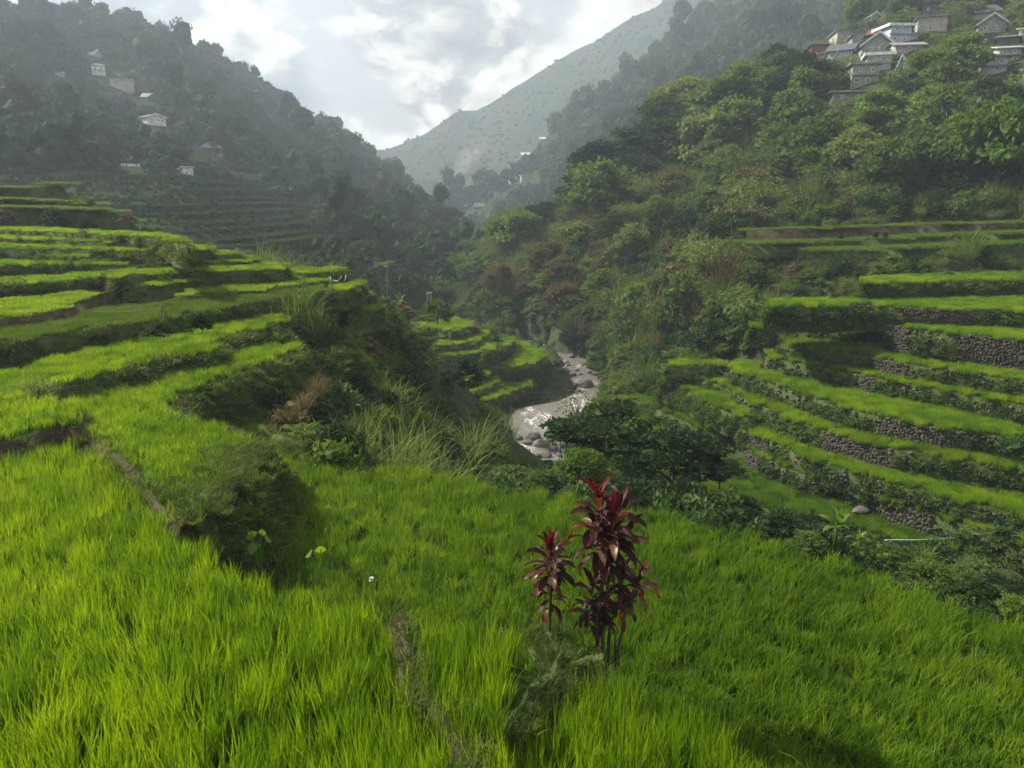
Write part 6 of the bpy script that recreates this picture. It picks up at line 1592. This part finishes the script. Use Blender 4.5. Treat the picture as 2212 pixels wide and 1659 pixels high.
# old overgrown terraces at the foot of the left mountain: rims as real steps
def far_step(px, surf, h, label, back=5.0, mat='bank', zmix=.75, gh=.42):
    ms = [surf.at(u, v) for u, v in px]
    dd = np.array([math.hypot(q[0], q[1]) for q in ms])
    z = float(np.mean([PD(u, v, d)[2] for (u, v), d in zip(px, dd)]))
    q = np.array([PD(u, v, d) for (u, v), d in zip(px, dd)]); q[:, 2] = q[:, 2] * (1 - zmix) + z * zmix
    q = resample(q, 1.6)
    rad = q[:, :2] / np.linalg.norm(q[:, :2], axis=1, keepdims=True)
    q[:, :2] += rad * (fbm(q[:, 0] / 6, q[:, 1] / 6, 9, 3) * 2.0 - (2.5 if zmix else 0))[:, None]
    a = q.copy(); a[:, :2] -= rad * .4; a[:, 2] -= h
    b2 = q.copy(); b2[:, :2] += rad * back; b2[:, 2] += .05
    c = b2.copy(); c[:, 2] -= h + 1
    V = np.stack((a, q, b2, c), 1); n, m = V.shape[:2]; ix = np.arange(n * m).reshape(n, m)
    f = np.stack((ix[:-1, :-1], ix[1:, :-1], ix[1:, 1:], ix[:-1, 1:]), -1).reshape(-1, 4)
    tag(obj('old_terrace', mesh('old_terrace', V.reshape(-1, 3), f, [M[mat]])), label, 'terrace', kind='structure')
    r = np.random.default_rng(int(px[0][1] * 10))
    L = len(q) * 1.6; k = int(L * 3.0)
    i = r.integers(0, n, k); p = q[i].copy(); p[:, :2] += rad[i] * r.uniform(-.2, back * .7, k)[:, None]
    lab = 'grass on the ' + label
    sc = r.uniform(1.1, 1.8, k)
    scatter('old_terrace_grass', lab, 'grass', PC['old_rice_far' if zmix else 'rice_hazy_far'], p, None, np.stack((sc, sc, np.full(k, gh)), -1), int(L))
ft = [((0, 890), (300, 892), (600, 900)), ((470, 960), (900, 965), (1370, 962)), ((520, 990), (1000, 992), (1400, 995)), ((560, 1030), (1000, 1030), (1420, 1032)), ((500, 1075), (900, 1075), (1250, 1072), (1450, 1085)), ((560, 1110), (1000, 1108), (1520, 1108)), ((720, 1150), (1000, 1152), (1320, 1140), (1560, 1150)), ((790, 1190), (1060, 1188), (1200, 1210), (1560, 1195)), ((830, 1230), (1100, 1232), (1500, 1222), (1640, 1228)), ((920, 1290), (1250, 1288), (1620, 1280)), ((980, 1318), (1300, 1320), (1700, 1312)), ((0, 920), (400, 925), (640, 930))]
for i, l in enumerate(ft): far_step(cL(*l), left_mt, 1.7, 'overgrown old terrace step, %s along the left mountain foot' % ('uppermost', 'second from top', 'third from top', 'fourth from top', 'fifth from top', 'sixth from top', 'seventh from top', 'eighth from top', 'ninth from top', 'tenth from top', 'lowest', 'short upper one')[i], 6.0)
for i, l in enumerate([((600, 1270), (850, 1268), (1060, 1266)), ((640, 1300), (900, 1300), (1165, 1296)), ((660, 1325), (900, 1326), (1170, 1320)), ((730, 1358), (950, 1360), (1140, 1352)), ((400, 1180), (600, 1182), (830, 1184)), ((150, 1120), (400, 1122), (700, 1126))]):
    far_step(cM(*l), left_mt, 2.0, 'shaded rice step of the low valley spur, %s' % ('uppermost of four', 'second of four', 'third of four', 'lowest of four', 'broken one above the four', 'highest faint one')[i], 6.0)
for i, l in enumerate([((1180, 1160), (1350, 1150), (1560, 1140)), ((1220, 1190), (1400, 1182)), ((1460, 1080), (1600, 1070)), ((1440, 1110), (1580, 1102)), ((760, 1065), (900, 1062))]):
    far_step(cM(*l), mid_mt, 2.5, 'pale hazy terrace step on the valley floor, %s' % ('longest', 'lowest', 'upper right', 'second at the right', 'furthest left')[i], 8.0, 'bank')

class AtDistance:
    def __init__(self, d): self.d = d
    def at(self, u, v): return PD(u, v, self.d)
far_step(c1((-300, 133), (0, 133), (120, 133), (220, 131), (250, 108), (330, 112), (370, 150), (400, 190)), AtDistance(77), 2.6, 'high ledge with a ragged top at the left edge', 4.0, 'bank', 0, .25)
far_step(c1((-300, 192), (0, 194), (200, 202), (410, 210), (480, 222), (545, 246), (570, 280)), AtDistance(74), 2.6, 'second high ledge at the left edge', 4.0, 'bank', 0, .25)
far_step(c1((-300, 235), (0, 238), (300, 244), (540, 254), (620, 266), (690, 300), (750, 345), (790, 400)), AtDistance(71), 3.6, 'narrow grassy ledge over a shrubby slope at the left edge', 4.0, 'bank', 0, .25)
class AlongDistance:
    def __init__(self, a, b2): self.a, self.b2 = a, b2
    def at(self, u, v): return PD(u, v, self.a + (self.b2 - self.a) * min(1, max(0, (u - 1600) / 612)))
far_step(c6((1190, 228), (1450, 224), (1700, 212), (1900, 204), (2212, 192), (2500, 180)), AlongDistance(80, 86), 1.6, 'thin rice strip with the big grass clump on the right slope', 5.0, 'bank', 0, .34)
far_step(c6((815, 192), (1100, 188), (1400, 178), (1700, 163), (2000, 150), (2500, 132)), AlongDistance(85, 91), 1.5, 'thin rice strip below the dark wood on the right', 5.0, 'bank', 0, .34)
far_step(c6((850, 128), (1200, 120), (1500, 108), (1800, 98), (2212, 88), (2500, 82)), AlongDistance(91, 97), 1.6, 'faint brownish strip at the foot of the dark wood on the right', 5.0, 'bank_brown', 0, .25)
for x, y, w, i, lb in ((30, 300, 130, 4, 'brown bush on the shrubby slope at the left edge'), (480, 330, 90, 2, 'dark bush low on the shrubby slope above the top rice strip'), (690, 300, 100, 4, 'pale bush at the right tip of the narrow ledge'), (790, 350, 60, 0, 'small bush at the foot of the narrow ledge'), (300, 320, 150, 7, 'wide dark bush in the middle of the shrubby slope'), (490, 195, 50, 3, 'small light bush on the second ledge')):
    p = PD(*c1((x, y + 25))[0], 69.0); shrub(p, px2m(p, w * .4) / 1.9, SHRUBS[i], lb, None, 'shrub', 'shrub', .9)
for x, y, w, i, lb in ((830, 150, 110, 4, 'reddish brown bush hiding the left end of the dark upper strip'), (800, 225, 120, 0, 'olive bush at the left end of the upper right strips'), (1000, 250, 110, 6, 'round green bush below the left end of the upper right strips'), (1180, 270, 90, 3, 'light green bush under the strip with the dry grass clump'), (1330, 330, 130, 7, 'dark bush left of the thin strip above the broad field'), (1130, 380, 160, 0, 'large bush hanging over the broad yellow-green field at its left'), (1330, 430, 90, 4, 'brownish bush behind the broad field')):
    u, v = c6((x, y + 25))[0]; p = ground_hit(u, v, 60); shrub(p, px2m(p, w * .44) / 1.9, SHRUBS[i], lb, None, 'shrub', 'shrub', .8)

# ------------------------------------------------------------------ smoke and air
(su, sv) = (978, 408)
sp = PD(su, sv, 520.0)
sm, N = new_mat('smoke_volume')
tcn = N.add('ShaderNodeTexCoord')
o_ = tcn.outputs['Object']
sep = N.add('ShaderNodeSeparateXYZ'); N.t.links.new(o_, sep.inputs[0])
x_, y_, z_ = sep.outputs
cx = N.math('MULTIPLY', N.math('POWER', N.math('MAXIMUM', z_, 0.0), 1.2), .62)
wd_ = N.math('MULTIPLY_ADD', z_, .34, .10)
rr2 = N.math('DIVIDE', N.math('SQRT', N.math('ADD', N.math('POWER', N.math('SUBTRACT', x_, cx), 2.0), N.math('MULTIPLY', N.math('POWER', y_, 2.0), 2.0))), wd_)
fall = N.math('MULTIPLY', N.smooth(rr2, 1.0, 0.05), N.math('MULTIPLY', N.smooth(z_, 1.0, .1), N.smooth(z_, -.02, .08)))
nz = N.smooth(N.noise(o_, 4.5, 5, .6, .8), .32, .72)
pv = N.add('ShaderNodeVolumePrincipled')
pv.inputs['Color'].default_value = (.95, .96, .98, 1)
N.put(pv.inputs['Density'], N.math('MULTIPLY', N.math('MULTIPLY', fall, nz), .13))
out = N.add('ShaderNodeOutputMaterial'); N.t.links.new(pv.outputs[0], out.inputs['Volume'])
smk = obj('smoke', MB().box(-.3, 1.0, -.35, .35, -.02, 1.0).mesh('smoke', [sm]), None, sp, None, 36.0)
tag(smk, 'pale smoke drifting up from the valley floor in front of the far mountain', 'smoke', kind='stuff')

hz, N = new_mat('haze_volume')
pv = N.add('ShaderNodeVolumePrincipled')
pv.inputs['Color'].default_value = (.70, .82, 1.0, 1)
pv.inputs['Density'].default_value = HAZE
pv.inputs['Anisotropy'].default_value = .25
out = N.add('ShaderNodeOutputMaterial'); N.t.links.new(pv.outputs[0], out.inputs['Volume'])
ztop = 5.0; zbot = -26.0
for o in scene.objects:
    if o.type == 'MESH' and len(o.data.vertices):
        zb = [(o.matrix_basis @ Vector(c))[2] for c in o.bound_box] if o.parent is None else []
        if zb: ztop = max(ztop, max(zb)); zbot = min(zbot, min(zb))
haze = obj('haze', MB().box(-1200, 1400, -150, 1400, zbot - 1.0, ztop + 6.0).mesh('haze', [hz]))
tag(haze, 'pale blue haze filling the valley air', 'haze', kind='stuff')
# ------------------------------------------------------------------ tell look-alikes apart by what they stand beside
MARKS = [(1767, 115, 'the red-brown house'), (1812, 118, 'the house on stilts'), (1823, 84, 'the cream house'), (1888, 82, 'the rusty roof'), (1944, 75, 'the two-storey white-blue house'), (1895, 105, 'the white-edged gable'), (1964, 106, 'the long low beige house'),
         (1897, 136, 'the slab-roofed house'), (1867, 163, 'the curtained house'), (1836, 210, 'the lowest concrete house'), (1945, 150, 'the A-frame hut'), (2007, 22, 'the dark top house'), (2012, 58, 'the pale green long house'), (2134, 35, 'the uppermost hip roof'),
         (2142, 61, 'the right white-edged gable'), (2180, 120, 'the pale right two-storey house'), (2145, 143, 'the blue-grey house'), (2000, 480, 'the brown stakes'), (2092, 548, 'the dry grass clump'), (1975, 330, 'the pale-limbed tree'), (1720, 235, 'the very dark broad tree'), (2180, 250, 'the wood banana pair'),
         (1215, 420, 'the bamboo-like tree'), (1125, 385, 'the far house pair'), (1665, 195, 'the dark crest tree'), (1180, 610, 'the low light green tree'), (1290, 770, 'the upper rapids'), (1253, 832, 'the largest boulder'), (1700, 600, 'the upper right strips'), (1500, 780, 'the right terrace ends'),
         (1150, 945, 'the big rounded boulder'), (1130, 770, 'the triangular field'), (1050, 550, 'the valley spur')]
def where_from(o):
    q = proj(np.array(o.matrix_basis.translation)); best = min(MARKS, key=lambda m: (m[0] - q[0]) ** 2 + (m[1] - q[1]) ** 2)
    dx, dy = q[0] - best[0], q[1] - best[1]; d = math.hypot(dx, dy)
    rel = ('right of ' if dx > 0 else 'left of ') if abs(dx) > abs(dy) else ('below ' if dy > 0 else 'above ')
    return ('just ' if d < 45 else 'a little ' if d < 110 else 'far ') + rel + best[2]
TINT = {'shrub': 'green', 'shrub_dark': 'dark green', 'shrub_light': 'light green', 'shrub_brown': 'brownish', 'forest': 'hazy'}
ORD = 'first second third fourth fifth sixth seventh eighth ninth tenth eleventh twelfth thirteenth fourteenth fifteenth sixteenth seventeenth eighteenth nineteenth twentieth twenty-first twenty-second twenty-third twenty-fourth twenty-fifth'.split()
def tell_apart(group, make):
    os_ = [o for o in scene.objects if o.get('group') == group and o.parent is None]
    by = {}
    for o in os_: by.setdefault(make(o), []).append(o)
    for lab, l in by.items():
        l.sort(key=lambda o: float(proj(np.array(o.matrix_basis.translation))[0]))
        for i, o in enumerate(l):
            n = len(l)
            o['label'] = lab if n == 1 else lab + (', ' + ('left' if i == 0 else 'right' if i == n - 1 else 'middle' if n == 3 else ORD[i] + ' from left') + ' one')
for gname in ('trees along the hill crest', 'trees in the wood below the village', 'trees among the village houses', 'small trees on the scrubby slope'):
    def mk(o):
        cr = [c for c in o.children if c.name.startswith('crown')][0]
        kind = o['label'].split(' tree')[0]
        big = 'large ' if o.scale[2] > 8.5 else ''
        return big + TINT.get(cr.data.materials[0].name.replace('_leaf', '').replace('dark_shrub', 'shrub_dark').replace('light_shrub', 'shrub_light').replace('brownish_shrub', 'shrub_brown'), 'green') + ' ' + kind.replace('open light green', 'open').replace(' green', '') + ' tree ' + where_from(o)
    tell_apart(gname, mk)
tell_apart('banana plants on the hillside', lambda o: 'hillside banana plant ' + where_from(o))
sk = sorted([o for o in scene.objects if o.get('group') == 'trees on the left mountain skyline'], key=lambda o: float(proj(np.array(o.location))[0]))
for i, o in enumerate(sk): o['label'] = 'hazy tree on the left mountain skyline, %s one counted from the left' % ORD[i]
for lab in ('small rock breaking the water of the river',):
    l = [o for o in scene.objects if o.get('label') == lab]
    by = {}
    for o in l: by.setdefault('small river rock ' + where_from(o), []).append(o)
    for k, l2 in by.items():
        l2.sort(key=lambda o: float(proj(np.array(o.location))[0]))
        for i, o in enumerate(l2): o['label'] = k if len(l2) == 1 else k + ', %s one from the left' % ORD[i]

seen = {}
for o in list(scene.objects):
    if o.parent is None and o.get('category') and o.get('label'):
        seen.setdefault(o['label'], []).append(o)
for lab, l in seen.items():
    if len(l) > 1 and len({o.get('group') for o in l}) > 1:
        for o in l: o['label'] = lab + (', on the ' + ('crest' if 'crest' in o['group'] else 'wooded slope' if 'wood' in o['group'] else 'village slope' if 'village' in o['group'] else 'scrubby slope'))
